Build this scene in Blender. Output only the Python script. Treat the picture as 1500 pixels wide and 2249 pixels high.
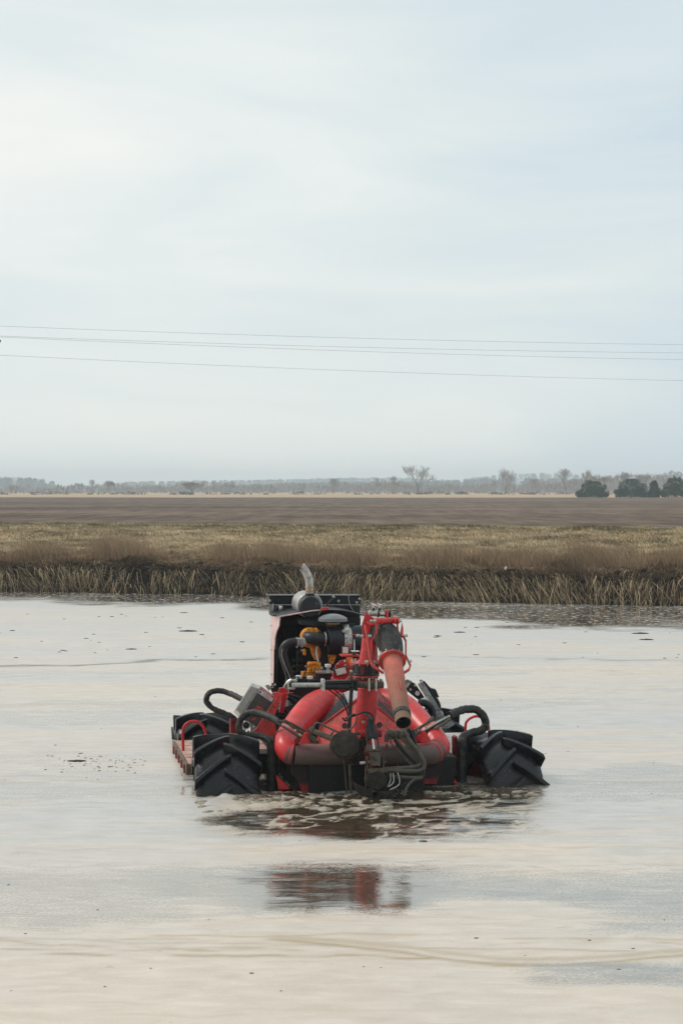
import bpy, bmesh, math, random
import numpy as np
from mathutils import Vector, Matrix, noise as mnoise
for o in list(bpy.data.objects): bpy.data.objects.remove(o)
S = bpy.context.scene
COL = S.collection
R = math.radians
PI = math.pi
random.seed(7); rng = np.random.default_rng(7)

# ------------------------------------------------------------------ camera
F, H, HY, CX = 3600.0, 3.07, 1075.0, 750.0       # focal length in photo pixels, eye height, horizon row, centre column
cam = bpy.data.cameras.new('camera'); camo = bpy.data.objects.new('camera', cam); COL.objects.link(camo)
camo.location = (0, 0, H); camo.rotation_euler = (R(90), 0, 0)
cam.sensor_fit = 'VERTICAL'; cam.sensor_height = 36; cam.sensor_width = 24
cam.lens = F / 2249 * 36
cam.shift_y = -(1124.5 - HY) / 2249
cam.clip_start = 0.1; cam.clip_end = 12000
S.camera = camo

# ------------------------------------------------------------------ sky
SUN_EL, SUN_AZ = R(46), R(-68)                   # azimuth from +Y, negative = left
world = bpy.data.worlds.new('World'); S.world = world; world.use_nodes = True
nt = world.node_tree; nt.nodes.clear(); N = nt.nodes.new; LK = nt.links.new
out = N('ShaderNodeOutputWorld'); bg = N('ShaderNodeBackground'); bg.inputs['Strength'].default_value = 0.1
sky = N('ShaderNodeTexSky'); sky.sky_type = 'NISHITA'; sky.sun_disc = False
sky.sun_elevation = SUN_EL; sky.sun_rotation = SUN_AZ; sky.air_density = 1.0; sky.dust_density = 2.0
tc = N('ShaderNodeTexCoord')
mp = N('ShaderNodeMapping'); mp.inputs['Scale'].default_value = (1.0, 1.0, 5.0); mp.inputs['Rotation'].default_value = (0, R(8), R(20))
LK(tc.outputs['Generated'], mp.inputs['Vector'])
n1 = N('ShaderNodeTexNoise'); n1.inputs['Scale'].default_value = 2.6; n1.inputs['Detail'].default_value = 7; n1.inputs['Roughness'].default_value = 0.50; n1.inputs['Distortion'].default_value = 0.5
LK(mp.outputs['Vector'], n1.inputs['Vector'])
vd = N('ShaderNodeVectorMath'); vd.operation = 'DOT_PRODUCT'
g = Vector((-0.62, 0.48, 0.62)).normalized(); vd.inputs[1].default_value = g
LK(tc.outputs['Generated'], vd.inputs[0])
m1 = N('ShaderNodeMapRange'); m1.inputs['From Min'].default_value = 0.28; m1.inputs['From Max'].default_value = 0.86
LK(vd.outputs['Value'], m1.inputs['Value'])
m2 = N('ShaderNodeMapRange'); m2.inputs['From Min'].default_value = 0.33; m2.inputs['From Max'].default_value = 0.67; m2.inputs['To Min'].default_value = -0.34; m2.inputs['To Max'].default_value = 0.34
LK(n1.outputs['Fac'], m2.inputs['Value'])
ad = N('ShaderNodeMath'); ad.operation = 'ADD'; ad.use_clamp = True
LK(m1.outputs['Result'], ad.inputs[0]); LK(m2.outputs['Result'], ad.inputs[1])
cr = N('ShaderNodeValToRGB')
cr.color_ramp.elements[0].position = 0.0; cr.color_ramp.elements[0].color = (0.60, 0.70, 0.76, 1)
cr.color_ramp.elements[1].position = 1.0; cr.color_ramp.elements[1].color = (0.89, 0.90, 0.86, 1)
e = cr.color_ramp.elements.new(0.45); e.color = (0.735, 0.80, 0.795, 1)
LK(ad.outputs[0], cr.inputs['Fac'])
sc = N('ShaderNodeVectorMath'); sc.operation = 'SCALE'; sc.inputs['Scale'].default_value = 10.9
LK(cr.outputs['Color'], sc.inputs[0])
mx = N('ShaderNodeMixRGB'); mx.inputs['Fac'].default_value = 0.93
LK(sky.outputs['Color'], mx.inputs['Color1']); LK(sc.outputs['Vector'], mx.inputs['Color2'])
LK(mx.outputs['Color'], bg.inputs['Color']); LK(bg.outputs[0], out.inputs['Surface'])

# ------------------------------------------------------------------ sun and exposure
sl = bpy.data.lights.new('sun', 'SUN'); sl.energy = 1.5; sl.angle = R(14); sl.color = (1, 0.96, 0.9)
so = bpy.data.objects.new('sun', sl); COL.objects.link(so)
sd = Vector((math.sin(SUN_AZ) * math.cos(SUN_EL), math.cos(SUN_AZ) * math.cos(SUN_EL), math.sin(SUN_EL)))
so.rotation_euler = (-sd).to_track_quat('-Z', 'Y').to_euler()
S.view_settings.view_transform = 'Standard'; S.view_settings.look = 'None'
S.view_settings.gamma = 1; S.view_settings.exposure = 0.0; S.view_settings.use_curve_mapping = False
S.render.engine = 'CYCLES'
S.cycles.volume_step_rate = 1; S.cycles.volume_max_steps = 64; S.cycles.volume_bounces = 2

# ------------------------------------------------------------------ helpers
def tag(o, label=None, cat=None, group=None, kind=None):
    if label: o['label'] = label
    if cat: o['category'] = cat
    if group: o['group'] = group
    if kind: o['kind'] = kind
    return o
def raw_mesh(name, v, f, mat=None, smooth=None, parent=None):
    me = bpy.data.meshes.new(name)
    if isinstance(v, np.ndarray):
        n = len(v); me.vertices.add(n); me.vertices.foreach_set('co', v.astype(np.float32).ravel())
        k = f.shape[1]; me.loops.add(f.size); me.loops.foreach_set('vertex_index', f.astype(np.int32).ravel())
        me.polygons.add(len(f)); me.polygons.foreach_set('loop_start', np.arange(0, f.size, k, dtype=np.int32))
        try: me.polygons.foreach_set('loop_total', np.full(len(f), k, dtype=np.int32))
        except Exception: pass
        me.update(calc_edges=True)
    else:
        me.from_pydata(v, [], f); me.update()
    if smooth is not None:
        me.shade_smooth()
        if smooth < 180: me.set_sharp_from_angle(angle=R(smooth))
    if mat: me.materials.append(mat)
    o = bpy.data.objects.new(name, me); COL.objects.link(o)
    if parent: o.parent = parent
    return o
def newmat(name):
    m = bpy.data.materials.new(name); m.use_nodes = True
    t = m.node_tree; b = t.nodes['Principled BSDF']
    return m, t, b, t.nodes.new, t.links.new
def nodemath(t, op, a, b=None, clamp=False):
    n = t.nodes.new('ShaderNodeMath'); n.operation = op; n.use_clamp = clamp
    for i, x in enumerate((a, b)):
        if x is None: continue
        if isinstance(x, (int, float)): n.inputs[i].default_value = x
        else: t.links.new(x, n.inputs[i])
    return n.outputs[0]
def nodenoise(t, vec, scale, detail=4, rough=0.5, dist=0, sx=(1, 1, 1)):
    n = t.nodes.new('ShaderNodeTexNoise'); n.inputs['Scale'].default_value = scale
    n.inputs['Detail'].default_value = detail; n.inputs['Roughness'].default_value = rough; n.inputs['Distortion'].default_value = dist
    if vec is not None:
        if sx != (1, 1, 1):
            m = t.nodes.new('ShaderNodeMapping'); m.inputs['Scale'].default_value = sx
            t.links.new(vec, m.inputs['Vector']); vec = m.outputs[0]
        t.links.new(vec, n.inputs['Vector'])
    return n.outputs['Fac']
def noderange(t, v, a, b, c=0.0, d=1.0):
    n = t.nodes.new('ShaderNodeMapRange')
    for k, x in zip(('From Min', 'From Max', 'To Min', 'To Max'), (a, b, c, d)): n.inputs[k].default_value = x
    t.links.new(v, n.inputs['Value']); return n.outputs[0]
def nodemix(t, fac, a, b):
    n = t.nodes.new('ShaderNodeMixRGB')
    for i, x in enumerate((fac, a, b)):
        if isinstance(x, (int, float)): n.inputs[i].default_value = x
        elif isinstance(x, tuple): n.inputs[i].default_value = (*x, 1) if len(x) == 3 else x
        else: t.links.new(x, n.inputs[i])
    return n.outputs[0]
def ss(a, b, x):
    u = np.clip((x - a) / (b - a), 0, 1); return u * u * (3 - 2 * u)
# cheap tiling value noise for numpy layouts
_NG = np.random.default_rng(3).random((256, 256))
def vnoise(x, y):
    xi = np.floor(x).astype(int); yi = np.floor(y).astype(int); fx = x - xi; fy = y - yi
    fx = fx * fx * (3 - 2 * fx); fy = fy * fy * (3 - 2 * fy)
    a = _NG[xi & 255, yi & 255]; b = _NG[(xi + 1) & 255, yi & 255]; c = _NG[xi & 255, (yi + 1) & 255]; d = _NG[(xi + 1) & 255, (yi + 1) & 255]
    return (a * (1 - fx) + b * fx) * (1 - fy) + (c * (1 - fx) + d * fx) * fy
def fbm(x, y, o=4):
    s = 0; a = 0.5
    for i in range(o): s = s + a * vnoise(x * 2 ** i + 17.3 * i, y * 2 ** i + 5.1 * i); a *= 0.5
    return s / (1 - 0.5 ** o)

# ------------------------------------------------------------------ terrain
def shore(X):
    base = np.interp(X, [-200, -60, -10.2, -4.5, -2, 1.9, 5.2, 9, 60, 200], [90, 62, 49.1, 48.2, 47, 45.2, 44.2, 43.2, 38, 30])
    return base + (fbm(X * 0.5 + 40, X * 0 + 3) - 0.5) * 0.7 + (vnoise(X * 2.2, X * 0 + 9) - 0.5) * 0.25
TP = [-60, -3, -0.6, 0.0, 0.25, 0.45, 0.75, 1.15, 2.2, 4.5, 8, 13, 16, 30, 60, 5000]
ZP = [-1.6, -1.3, -0.35, 0.03, 0.14, 0.34, 0.66, 0.84, 0.95, 1.14, 1.42, 1.70, 1.72, 1.25, 1.2, 1.2]
def terrain(X, Y):
    t = Y - shore(X)
    z = np.interp(t, TP, ZP)
    bump = (fbm(X * 1.3, Y * 1.1) - 0.5) * 0.20 * ss(1, 4, t) * (1 - ss(14, 17, t)) + (fbm(X * 2.2, Y * 2.2 + z * 4) - 0.5) * 0.16 * ss(0, .6, t) * (1 - ss(2, 4, t))
    crest = (fbm(X * 0.25, 3.0 + X * 0) - 0.5) * 0.05 * ss(8, 13, t)
    z = z + bump + crest
    near = ss(7.2, 5.0, Y) * 2.8                       # the near bank the photographer stands on
    z = np.where(Y < 12, -1.45 + near, z)
    return z, t
xs = np.concatenate([[-2750, -1200, -700, -400, -200, -120], np.arange(-70, -14, 2.0), np.arange(-14, 14, 0.14), np.arange(14, 70, 2.0), [120, 200, 400, 700, 1200, 2750]])
ys = np.concatenate([[-40, -10, 0, 4, 5, 5.5, 6, 6.6, 7.2, 9, 20, 34], np.arange(38, 68, 0.14), np.arange(68, 100, 2), [110, 130, 160, 200, 250, 300, 400, 520, 700, 1000, 1500, 2100, 2650]])
GX, GY = np.meshgrid(xs, ys, indexing='ij')
GZ, GT = terrain(GX, GY)
nx, ny = GX.shape
idx = np.arange(nx * ny).reshape(nx, ny)
faces = np.stack([idx[:-1, :-1], idx[1:, :-1], idx[1:, 1:], idx[:-1, 1:]], -1).reshape(-1, 4)
gm, t, b, N, LK = newmat('ground_soil')
at = N('ShaderNodeAttribute'); at.attribute_name = 'shore_t'; T = at.outputs['Fac']
geo = N('ShaderNodeNewGeometry'); P = geo.outputs['Position']
nb = nodenoise(t, P, 0.6, 5, 0.6)
nf = nodenoise(t, P, 6, 4, 0.6)
nbs = nodenoise(t, P, 0.35, 5, 0.6, sx=(0.5, 1, 1))
Tj = nodemath(t, 'ADD', T, nodemath(t, 'MULTIPLY', nodemath(t, 'SUBTRACT', nb, 0.5), 2.2))
mud = nodemix(t, nf, (0.005, 0.004, 0.003), (0.028, 0.021, 0.014))
brown = nodemix(t, nf, (0.10, 0.065, 0.035), (0.30, 0.21, 0.12))
tan = nodemix(t, noderange(t, nf, 0.35, 0.65), (0.22, 0.17, 0.085), (0.52, 0.40, 0.24))
green = nodemix(t, nf, (0.13, 0.13, 0.055), (0.27, 0.245, 0.12))
c = nodemix(t, noderange(t, T, 0.8, 1.5), mud, brown)
c = nodemix(t, noderange(t, Tj, 3.0, 5.5), c, tan)
gfac = nodemath(t, 'MULTIPLY', noderange(t, nbs, 0.47, 0.60), noderange(t, Tj, 3.5, 6.5), True)
c = nodemix(t, nodemath(t, 'MULTIPLY', gfac, 0.8), c, green)
c = nodemix(t, nodemath(t, 'MULTIPLY', noderange(t, T, 10.5, 14.0), 0.8), c, green)
# ploughed field, pale stubble, far meadow
fn = nodenoise(t, P, 0.05, 6, 0.65, sx=(0.35, 1, 1)); fn2 = nodenoise(t, P, 0.9, 5, 0.75, sx=(0.5, 1, 1))
fn3 = nodenoise(t, P, 1.0, 5, 0.7, sx=(0.7, 0.09, 1)); fmix = nodemath(t, 'ADD', nodemath(t, 'MULTIPLY', fn, 0.42), nodemath(t, 'ADD', nodemath(t, 'MULTIPLY', fn2, 0.18), nodemath(t, 'MULTIPLY', fn3, 0.40)))
field = nodemix(t, noderange(t, fmix, 0.42, 0.58), (0.066, 0.044, 0.032), (0.205, 0.145, 0.102))
c = nodemix(t, noderange(t, T, 16, 17.5), c, field)
sn = nodenoise(t, P, 0.012, 5, 0.6, sx=(0.6, 1, 1))
Tf = nodemath(t, 'ADD', T, nodemath(t, 'MULTIPLY', nodemath(t, 'SUBTRACT', sn, 0.5), 160.0))
stub = nodemix(t, fn, (0.36, 0.245, 0.15), (0.54, 0.40, 0.26))
c = nodemix(t, noderange(t, Tf, 325, 345), c, stub)
far = nodemix(t, sn, (0.12, 0.095, 0.055), (0.24, 0.19, 0.12))
c = nodemix(t, noderange(t, Tf, 900, 1200), c, far)
LK(c, b.inputs['Base Color']); b.inputs['Roughness'].default_value = 0.95; b.inputs['Specular IOR Level'].default_value = 0.15
bp = N('ShaderNodeBump'); bp.inputs['Distance'].default_value = 0.12; bp.inputs['Strength'].default_value = 0.7
LK(nodenoise(t, P, 3.5, 7, 0.7), bp.inputs['Height']); LK(bp.outputs[0], b.inputs['Normal'])
ground = raw_mesh('ground', np.stack([GX, GY, GZ], -1).reshape(-1, 3), faces, gm, 180); tag(ground, kind='structure')
a = ground.data.attributes.new('shore_t', 'FLOAT', 'POINT'); a.data.foreach_set('value', GT.astype(np.float32).ravel())

# ------------------------------------------------------------------ lagoon water
VX0, VY0, VTH = 0.28, 17.2, R(11)                 # where the machine stands: origin at its front axle
xs = np.concatenate([[-150, -100, -70, -50, -40, -30, -22, -17], np.arange(-14, -3, 0.2), np.arange(-3, 3.6, 0.035), np.arange(3.6, 14, 0.2), [14, 17, 22, 30, 40, 50, 70, 100, 150]])
ys = np.concatenate([np.arange(4.5, 9, 0.5), np.arange(9, 19.5, 0.035), np.arange(19.5, 24, 0.07), np.arange(24, 55, 0.13), np.arange(55, 130, 3)])
WX, WY = np.meshgrid(xs, ys, indexing='ij')
px = CX + WX / WY * F; py = HY + H * F / WY
def band(a0, a1, b0, b1, v): return ss(a0, a1, v) * (1 - ss(b0, b1, v))
wob = (fbm(WX * 0.55, WY * 0.55) - 0.5)
wob2 = (fbm(WX * 2.1 + 9, WY * 2.1) - 0.5)
cov = 0.88 + 0 * WX                                # scum cover: 1 thick froth, 0 open slurry
bei = 0.36 + 0 * WX                                # how beige the scum is
# streaky mid-lagoon
st = fbm(WX * 0.12 + 3, WY * 0.9 + wob * 2)
cov = cov - 0.38 * ss(0.47, 0.68, st) * band(1440, 1480, 1730, 1800, py)
bei = bei + 1.3 * (fbm(WX * 0.10 + 31, WY * 0.6) - 0.5)
cov = np.where(py < 1455, 0.93, cov)
# open speckled water under the far bank
edge = np.interp(px, [-400, 0, 300, 600, 900, 1200, 1500, 2200], [1316, 1320, 1328, 1343, 1362, 1376, 1394, 1430]) + wob * 30
cov = cov * (1 - (0.76 + 0.5 * wob) * (1 - ss(-14, 8, py - edge)))
# disturbed water in front of the machine
cxx = (px - 800)
swirl = np.abs(fbm(WX * 0.85 + wob2 * 1.6 + 5, WY * 0.95 + wob2 * 1.1) - 0.5)
ridge = 1 - ss(0.006, 0.045, swirl)
front = band(400, 560, 1060, 1230, px + wob * 160 + wob2 * 60) * band(1722, 1750, 1832, 1866, py + wob2 * 34 + wob * 20 + 18 * np.abs(cxx) / 400)
cov = cov * (1 - front) + front * (0.0 + 0.66 * ridge + 0.55 * ss(0.52, .68, fbm(WX * 0.8 + 3, WY * 1.9 + wob2)) * (1 - 0.7 * ss(960, 1020, px)))
churn = band(430, 480, 800, 870, px) * band(1738, 1746, 1762, 1790, py + wob2 * 14)
bei = np.maximum(bei, front * 0.9); cov = np.clip(cov + churn * (0.10 + 1.1 * (fbm(WX * 5, WY * 6) - 0.42)), 0, 1)
line = band(430, 560, 1190, 1500, px) * band(1852, 1862, 1880, 1892, py + wob * 22 + (px - 720) * 0.012)
refl = band(420, 560, 860, 1020, px + wob * 120 + wob2 * 50) * band(1872, 1936, 1975, 2030, py + wob2 * 40 + wob * 16)
cov = cov * (1 - refl) + refl * (0.10 + 0.3 * np.abs(wob2))
cov = np.maximum(cov, line * 1.0); bei = np.maximum(bei, line * 0.95)
# calm open sheets that only mirror the sky
sheet = ss(0.42, 0.66, fbm(WX * 0.35 + 7, WY * 0.7 + 2)) * band(1866, 1930, 2005, 2060, py + wob * 60 - (px - 750) * 0.02) * (1 - refl)
cov = cov - 0.46 * sheet
rsheet = band(1010, 1300, 2400, 2600, px) * band(2102, 2120, 2150, 2176, py + wob * 26)
cov = cov * (1 - 0.6 * rsheet)
lsheet = band(-400, -200, 330, 560, px) * band(1880, 1940, 2005, 2050, py + wob * 60)
cov = cov * (1 - 0.42 * lsheet)
# thick froth bands in the foreground
f1 = ss(2030, 2052, py + wob * 26 - (px - 700) * 0.008); cov = np.where(f1 > 0, np.maximum(cov, f1 * 0.97 * (1 - 0.75 * rsheet)), cov); bei = np.maximum(bei, f1 * (0.85 + 0.5 * wob))
f2 = band(1440, 1462, 1475, 1510, py + (px - 1500) * 0.02) * ss(850, 1100, px); bei = np.maximum(bei, 0.8 * f2)
# dark cracks along scum edges
def crack(xp, yp, w, x0, x1):
    yy = np.interp(px, xp, yp) + wob2 * 8
    return np.exp(-((py - yy) / w) ** 2) * band(x0, x0 + 60, x1 - 80, x1, px)
ck = crack([-300, 0, 200, 350, 590], [1466, 1463, 1460, 1450, 1447], 1.5, -500, 620) * 0.9
ck = np.maximum(ck, crack([840, 1200, 1500, 1900], [1440, 1446, 1452, 1470], 1.0, 860, 2000) * 0.5)
ck = np.maximum(ck, crack([-200, 0, 300, 700], [2062, 2062, 2072, 2078], 2.0, -400, 800) * 0.25)
tl = np.clip(crack([600, 760, 900, 1000, 1090, 1250, 1400, 1600], [2066, 2078, 2094, 2112, 2123, 2121, 2108, 2090], 3.2, 560, 2000) + 0.6 * crack([600, 760, 900, 1000, 1090, 1250, 1400, 1600], [2058, 2068, 2080, 2096, 2108, 2108, 2096, 2080], 5, 560, 2000), 0, 1)
# thin tan scum lines trailing across the froth
for (yy0, amp, w_, k_) in ((2056, 10, 2.0, .5), (2068, 12, 1.6, .6), (2083, 14, 2.2, .55), (2096, 16, 1.8, .7), (2108, 14, 2.6, .8), (2018, 16, 1.4, .25), (1868, 10, 1.6, .3), (1700, 8, 1.0, .5), (1716, 9, 1.2, .5), (1672, 7, 1.0, .35), (1545, 5, .8, .4), (1590, 6, .8, .3), (1508, 4, .7, .4)):
    yl = yy0 + amp * 2.0 * (fbm(px * 0.0035 + yy0, px * 0 + 1) - 0.5) + (px - 700) * 0.012 * (yy0 > 2040)
    seg_ = ss(0.42, 0.62, fbm(px * 0.006 + yy0 * 3, px * 0 + 2, 3))
    tl = np.maximum(tl, k_ * 1.3 * seg_ * np.exp(-((py + wob2 * 9 - yl) / w_) ** 2))
cov = np.clip(cov, 0, 1); bei = np.clip(bei, 0, 1)
# relief
rad = np.hypot(WX - 0.25, (WY - 16.6))
loc = np.exp(-(rad / 3.0) ** 2)
rip = np.clip(front * 0.9 + np.exp(-(np.hypot((WX - .3) / 3.2, (WY - 15.0) / 2.2)) ** 2), 0, 1)
WZ = (0.006 * (fbm(WX * 1.6, WY * 2.2) - 0.5) + 0.030 * rip * (fbm(WX * 1.5 + 2, WY * 3.2) - 0.5)) * (WY < 24)
crest = band(2044, 2070, 2112, 2128, py + wob * 26 - (px - 700) * 0.008 - 18 * ss(850, 1150, px)); WZ = WZ + 0.012 * crest * fbm(WX * 3, WY * 9)
lump = churn * (fbm(WX * 7, WY * 7) - 0.42)
WZ = WZ + np.clip(lump, 0, 1) * 0.10 + churn * 0.01 + 0.012 * (cov > 0.8) * loc * fbm(WX * 4, WY * 4)
nx, ny = WX.shape; idx = np.arange(nx * ny).reshape(nx, ny)
faces = np.stack([idx[:-1, :-1], idx[1:, :-1], idx[1:, 1:], idx[:-1, 1:]], -1).reshape(-1, 4)
wm, t, b, N, LK = newmat('slurry_water')
def attr(n):
    a_ = N('ShaderNodeAttribute'); a_.attribute_name = n; return a_.outputs['Fac']
geo = N('ShaderNodeNewGeometry'); P = geo.outputs['Position']
COV, BEI, CRK, RIP, TAN, FRO = attr('cover'), attr('beige'), attr('crack'), attr('ripple'), attr('tan'), attr('front')
hf = nodenoise(t, P, 34, 3, 0.65); mf = nodenoise(t, P, 5, 6, 0.62, 0.6, sx=(0.55, 1.6, 1)); lf = nodenoise(t, P, 1.2, 5, 0.6, 0.4, sx=(0.35, 1.8, 1))
spk = nodenoise(t, P, 6.5, 3, 0.7, sx=(1, 0.7, 1)); sy = N('ShaderNodeSeparateXYZ'); LK(P, sy.inputs[0]); FARY = noderange(t, sy.outputs['Y'], 27, 33)
mixn = nodemath(t, 'ADD', nodemath(t, 'MULTIPLY', hf, 0.34), nodemath(t, 'ADD', nodemath(t, 'MULTIPLY', mf, 0.42), nodemath(t, 'MULTIPLY', lf, 0.24)))
fac = noderange(t, nodemath(t, 'ADD', COV, nodemath(t, 'MULTIPLY', nodemath(t, 'SUBTRACT', mixn, 0.5), 1.5)), 0.22, 0.74)
speck = noderange(t, hf, 0.60, 0.67)
speck = nodemath(t, 'MULTIPLY', speck, noderange(t, COV, 0.05, 0.3), True)
fspeck = nodemath(t, 'MULTIPLY', noderange(t, spk, 0.55, 0.61), FARY)
fac = nodemath(t, 'MAXIMUM', nodemath(t, 'MULTIPLY', fac, nodemath(t, 'MAXIMUM', noderange(t, hf, 0.36, 0.50, 0.45, 1.0), noderange(t, COV, 0.40, 0.62))), nodemath(t, 'MAXIMUM', nodemath(t, 'MULTIPLY', speck, 0.8), nodemath(t, 'MULTIPLY', fspeck, 0.75)))
grey = nodemix(t, noderange(t, mf, .3, .7), (0.455, 0.44, 0.42), (0.575, 0.555, 0.53))
beige = nodemix(t, noderange(t, mf, .3, .7), (0.58, 0.485, 0.385), (0.71, 0.61, 0.51))
FGD = noderange(t, sy.outputs['Y'], 12.2, 15.5, 0.30, 1.0)
streak = nodenoise(t, P, 2.2, 6, 0.62, 0.7, sx=(0.16, 1.5, 1))
film = nodemix(t, nodemath(t, 'MULTIPLY', nodemath(t, 'ADD', BEI, nodemath(t, 'MULTIPLY', nodemath(t, 'SUBTRACT', streak, 0.5), nodemath(t, 'MULTIPLY', FGD, 2.8))), 1.0, True), grey, beige)
film = nodemix(t, nodemath(t, 'MULTIPLY', noderange(t, streak, 0.57, 0.70), nodemath(t, 'MULTIPLY', FGD, 0.26)), film, (0.40, 0.33, 0.24))
fine = nodenoise(t, P, 9, 5, 0.7, 1.0, sx=(0.10, 1.6, 1)); film = nodemix(t, nodemath(t, 'MULTIPLY', noderange(t, fine, 0.57, 0.64), nodemath(t, 'MULTIPLY', FGD, 0.22)), film, (0.33, 0.29, 0.23))
bub = nodenoise(t, P, 60, 2, 0.6); film = nodemix(t, nodemath(t, 'MULTIPLY', noderange(t, bub, 0.62, 0.68), 0.25), film, (0.75, 0.70, 0.62))
film = nodemix(t, noderange(t, nodenoise(t, P, 14, 3, 0.7, sx=(0.4, 1, 1)), 0.70, 0.76), film, (0.26, 0.21, 0.15))
film = nodemix(t, nodemath(t, 'MULTIPLY', TAN, 0.9, True), film, (0.38, 0.28, 0.15))
film = nodemix(t, nodemath(t, 'MULTIPLY', FRO, 0.5), film, (0.38, 0.31, 0.21))
film = nodemix(t, CRK, film, (0.07, 0.055, 0.035))
b.inputs['Roughness'].default_value = 0.42; b.inputs['Specular IOR Level'].default_value = 0.5
LK(film, b.inputs['Base Color'])
bp = N('ShaderNodeBump'); bp.inputs['Distance'].default_value = 0.02; bp.inputs['Strength'].default_value = 0.45
LK(nodemath(t, 'ADD', mixn, nodemath(t, 'MULTIPLY', fac, 0.25)), bp.inputs['Height']); LK(bp.outputs[0], b.inputs['Normal'])
gl = N('ShaderNodeBsdfGlossy'); gl.inputs['Roughness'].default_value = 0.10; gl.inputs['Color'].default_value = (0.92, 0.895, 0.865, 1)
df = N('ShaderNodeBsdfDiffuse'); df.inputs['Color'].default_value = (0.085, 0.060, 0.034, 1)
bw = N('ShaderNodeBump'); bw.inputs['Distance'].default_value = 0.01; LK(noderange(t, RIP, 0, 1, 0.12, 0.95), bw.inputs['Strength'])
LK(nodenoise(t, P, 4.2, 5, 0.6, 0.5, sx=(0.45, 1.5, 1)), bw.inputs['Height']); LK(bw.outputs[0], gl.inputs['Normal'])
fr = N('ShaderNodeFresnel'); fr.inputs['IOR'].default_value = 1.9
mo = N('ShaderNodeMixShader'); LK(nodemath(t, 'MULTIPLY', nodemath(t, 'POWER', fr.outputs[0], 0.42), 0.98, True), mo.inputs[0]); LK(df.outputs[0], mo.inputs[1]); LK(gl.outputs[0], mo.inputs[2])
mm = N('ShaderNodeMixShader'); LK(fac, mm.inputs[0]); LK(mo.outputs[0], mm.inputs[1]); LK(b.outputs[0], mm.inputs[2])
LK(mm.outputs[0], t.nodes['Material Output'].inputs['Surface'])
water = raw_mesh('water', np.stack([WX, WY, WZ], -1).reshape(-1, 3), faces, wm, 180); tag(water, kind='structure')
for nm, arr in (('cover', cov), ('beige', bei), ('crack', ck), ('ripple', rip), ('tan', np.clip(tl, 0, 1)), ('front', front)):
    a = water.data.attributes.new(nm, 'FLOAT', 'POINT'); a.data.foreach_set('value', arr.astype(np.float32).ravel())

# ------------------------------------------------------------------ bank vegetation
def plain(name, c1, c2, rough=0.9, scale=3.0, spec=0.2, trans=0.0):
    m, t, b, N, LK = newmat(name)
    if name.startswith('leaf'):
        oi = N('ShaderNodeAttribute'); oi.attribute_name = 'tone'; f = oi.outputs['Fac']
    else:
        g_ = N('ShaderNodeNewGeometry'); f = nodenoise(t, g_.outputs['Position'], scale, 5, 0.65)
        f = noderange(t, f, 0.3, 0.7)
    LK(nodemix(t, f, c1, c2), b.inputs['Base Color']); b.inputs['Roughness'].default_value = rough; b.inputs['Specular IOR Level'].default_value = spec
    return m
def blades(name, X, Y, Z, hgt, wid, lean, mat, tone, down=False, curl=0.5):
    """three-point bent blades: a quad and a tip triangle each, as one mesh"""
    n = len(X); ang = rng.uniform(0, 2 * PI, n) * 0.5 - PI * 0.25          # face roughly the lagoon
    wx, wy = np.cos(ang) * wid, np.sin(ang) * wid
    lx, ly = lean
    s = -1 if down else 1
    B = np.stack([X, Y, Z], -1)
    k = 0.62 if down else 0.35
    M = B + np.stack([lx * k, ly * k, s * hgt * 0.55], -1)
    Tt = B + np.stack([lx, ly, s * hgt * (1 - curl * 0.3)], -1)
    w = np.stack([wx, wy, 0 * wx], -1) * 0.5
    v = np.stack([B - w, B + w, M + w * 0.8, M - w * 0.8, Tt], 1).reshape(-1, 3)
    i = np.arange(n)[:, None] * 5
    f = np.concatenate([i + np.array([0, 1, 2]), i + np.array([0, 2, 3]), i + np.array([3, 2, 4])])
    o = raw_mesh(name, v, f, mat)
    a = o.data.attributes.new('tone', 'FLOAT', 'POINT'); a.data.foreach_set('value', np.repeat(tone, 5).astype(np.float32))
    return o
leaf_straw = plain('leaf_straw', (0.045, 0.03, 0.016), (0.72, 0.54, 0.32))
leaf_brown = plain('leaf_brown', (0.055, 0.034, 0.02), (0.52, 0.365, 0.225))
leaf_tan = plain('leaf_tan', (0.22, 0.16, 0.095), (0.86, 0.68, 0.46))
leaf_green = plain('leaf_green', (0.13, 0.11, 0.05), (0.40, 0.32, 0.17))
def scatter(n, t0, t1, dens=None, xr=(-13.5, 13.5), power=1.0):
    X = rng.uniform(xr[0], xr[1], n); tt = t0 + (t1 - t0) * rng.random(n) ** power
    if dens is not None:
        k = rng.random(n) < dens(X, tt); X, tt = X[k], tt[k]
    Y = shore(X) + tt; Z, _ = terrain(X, Y); return X, Y, Z, tt
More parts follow.
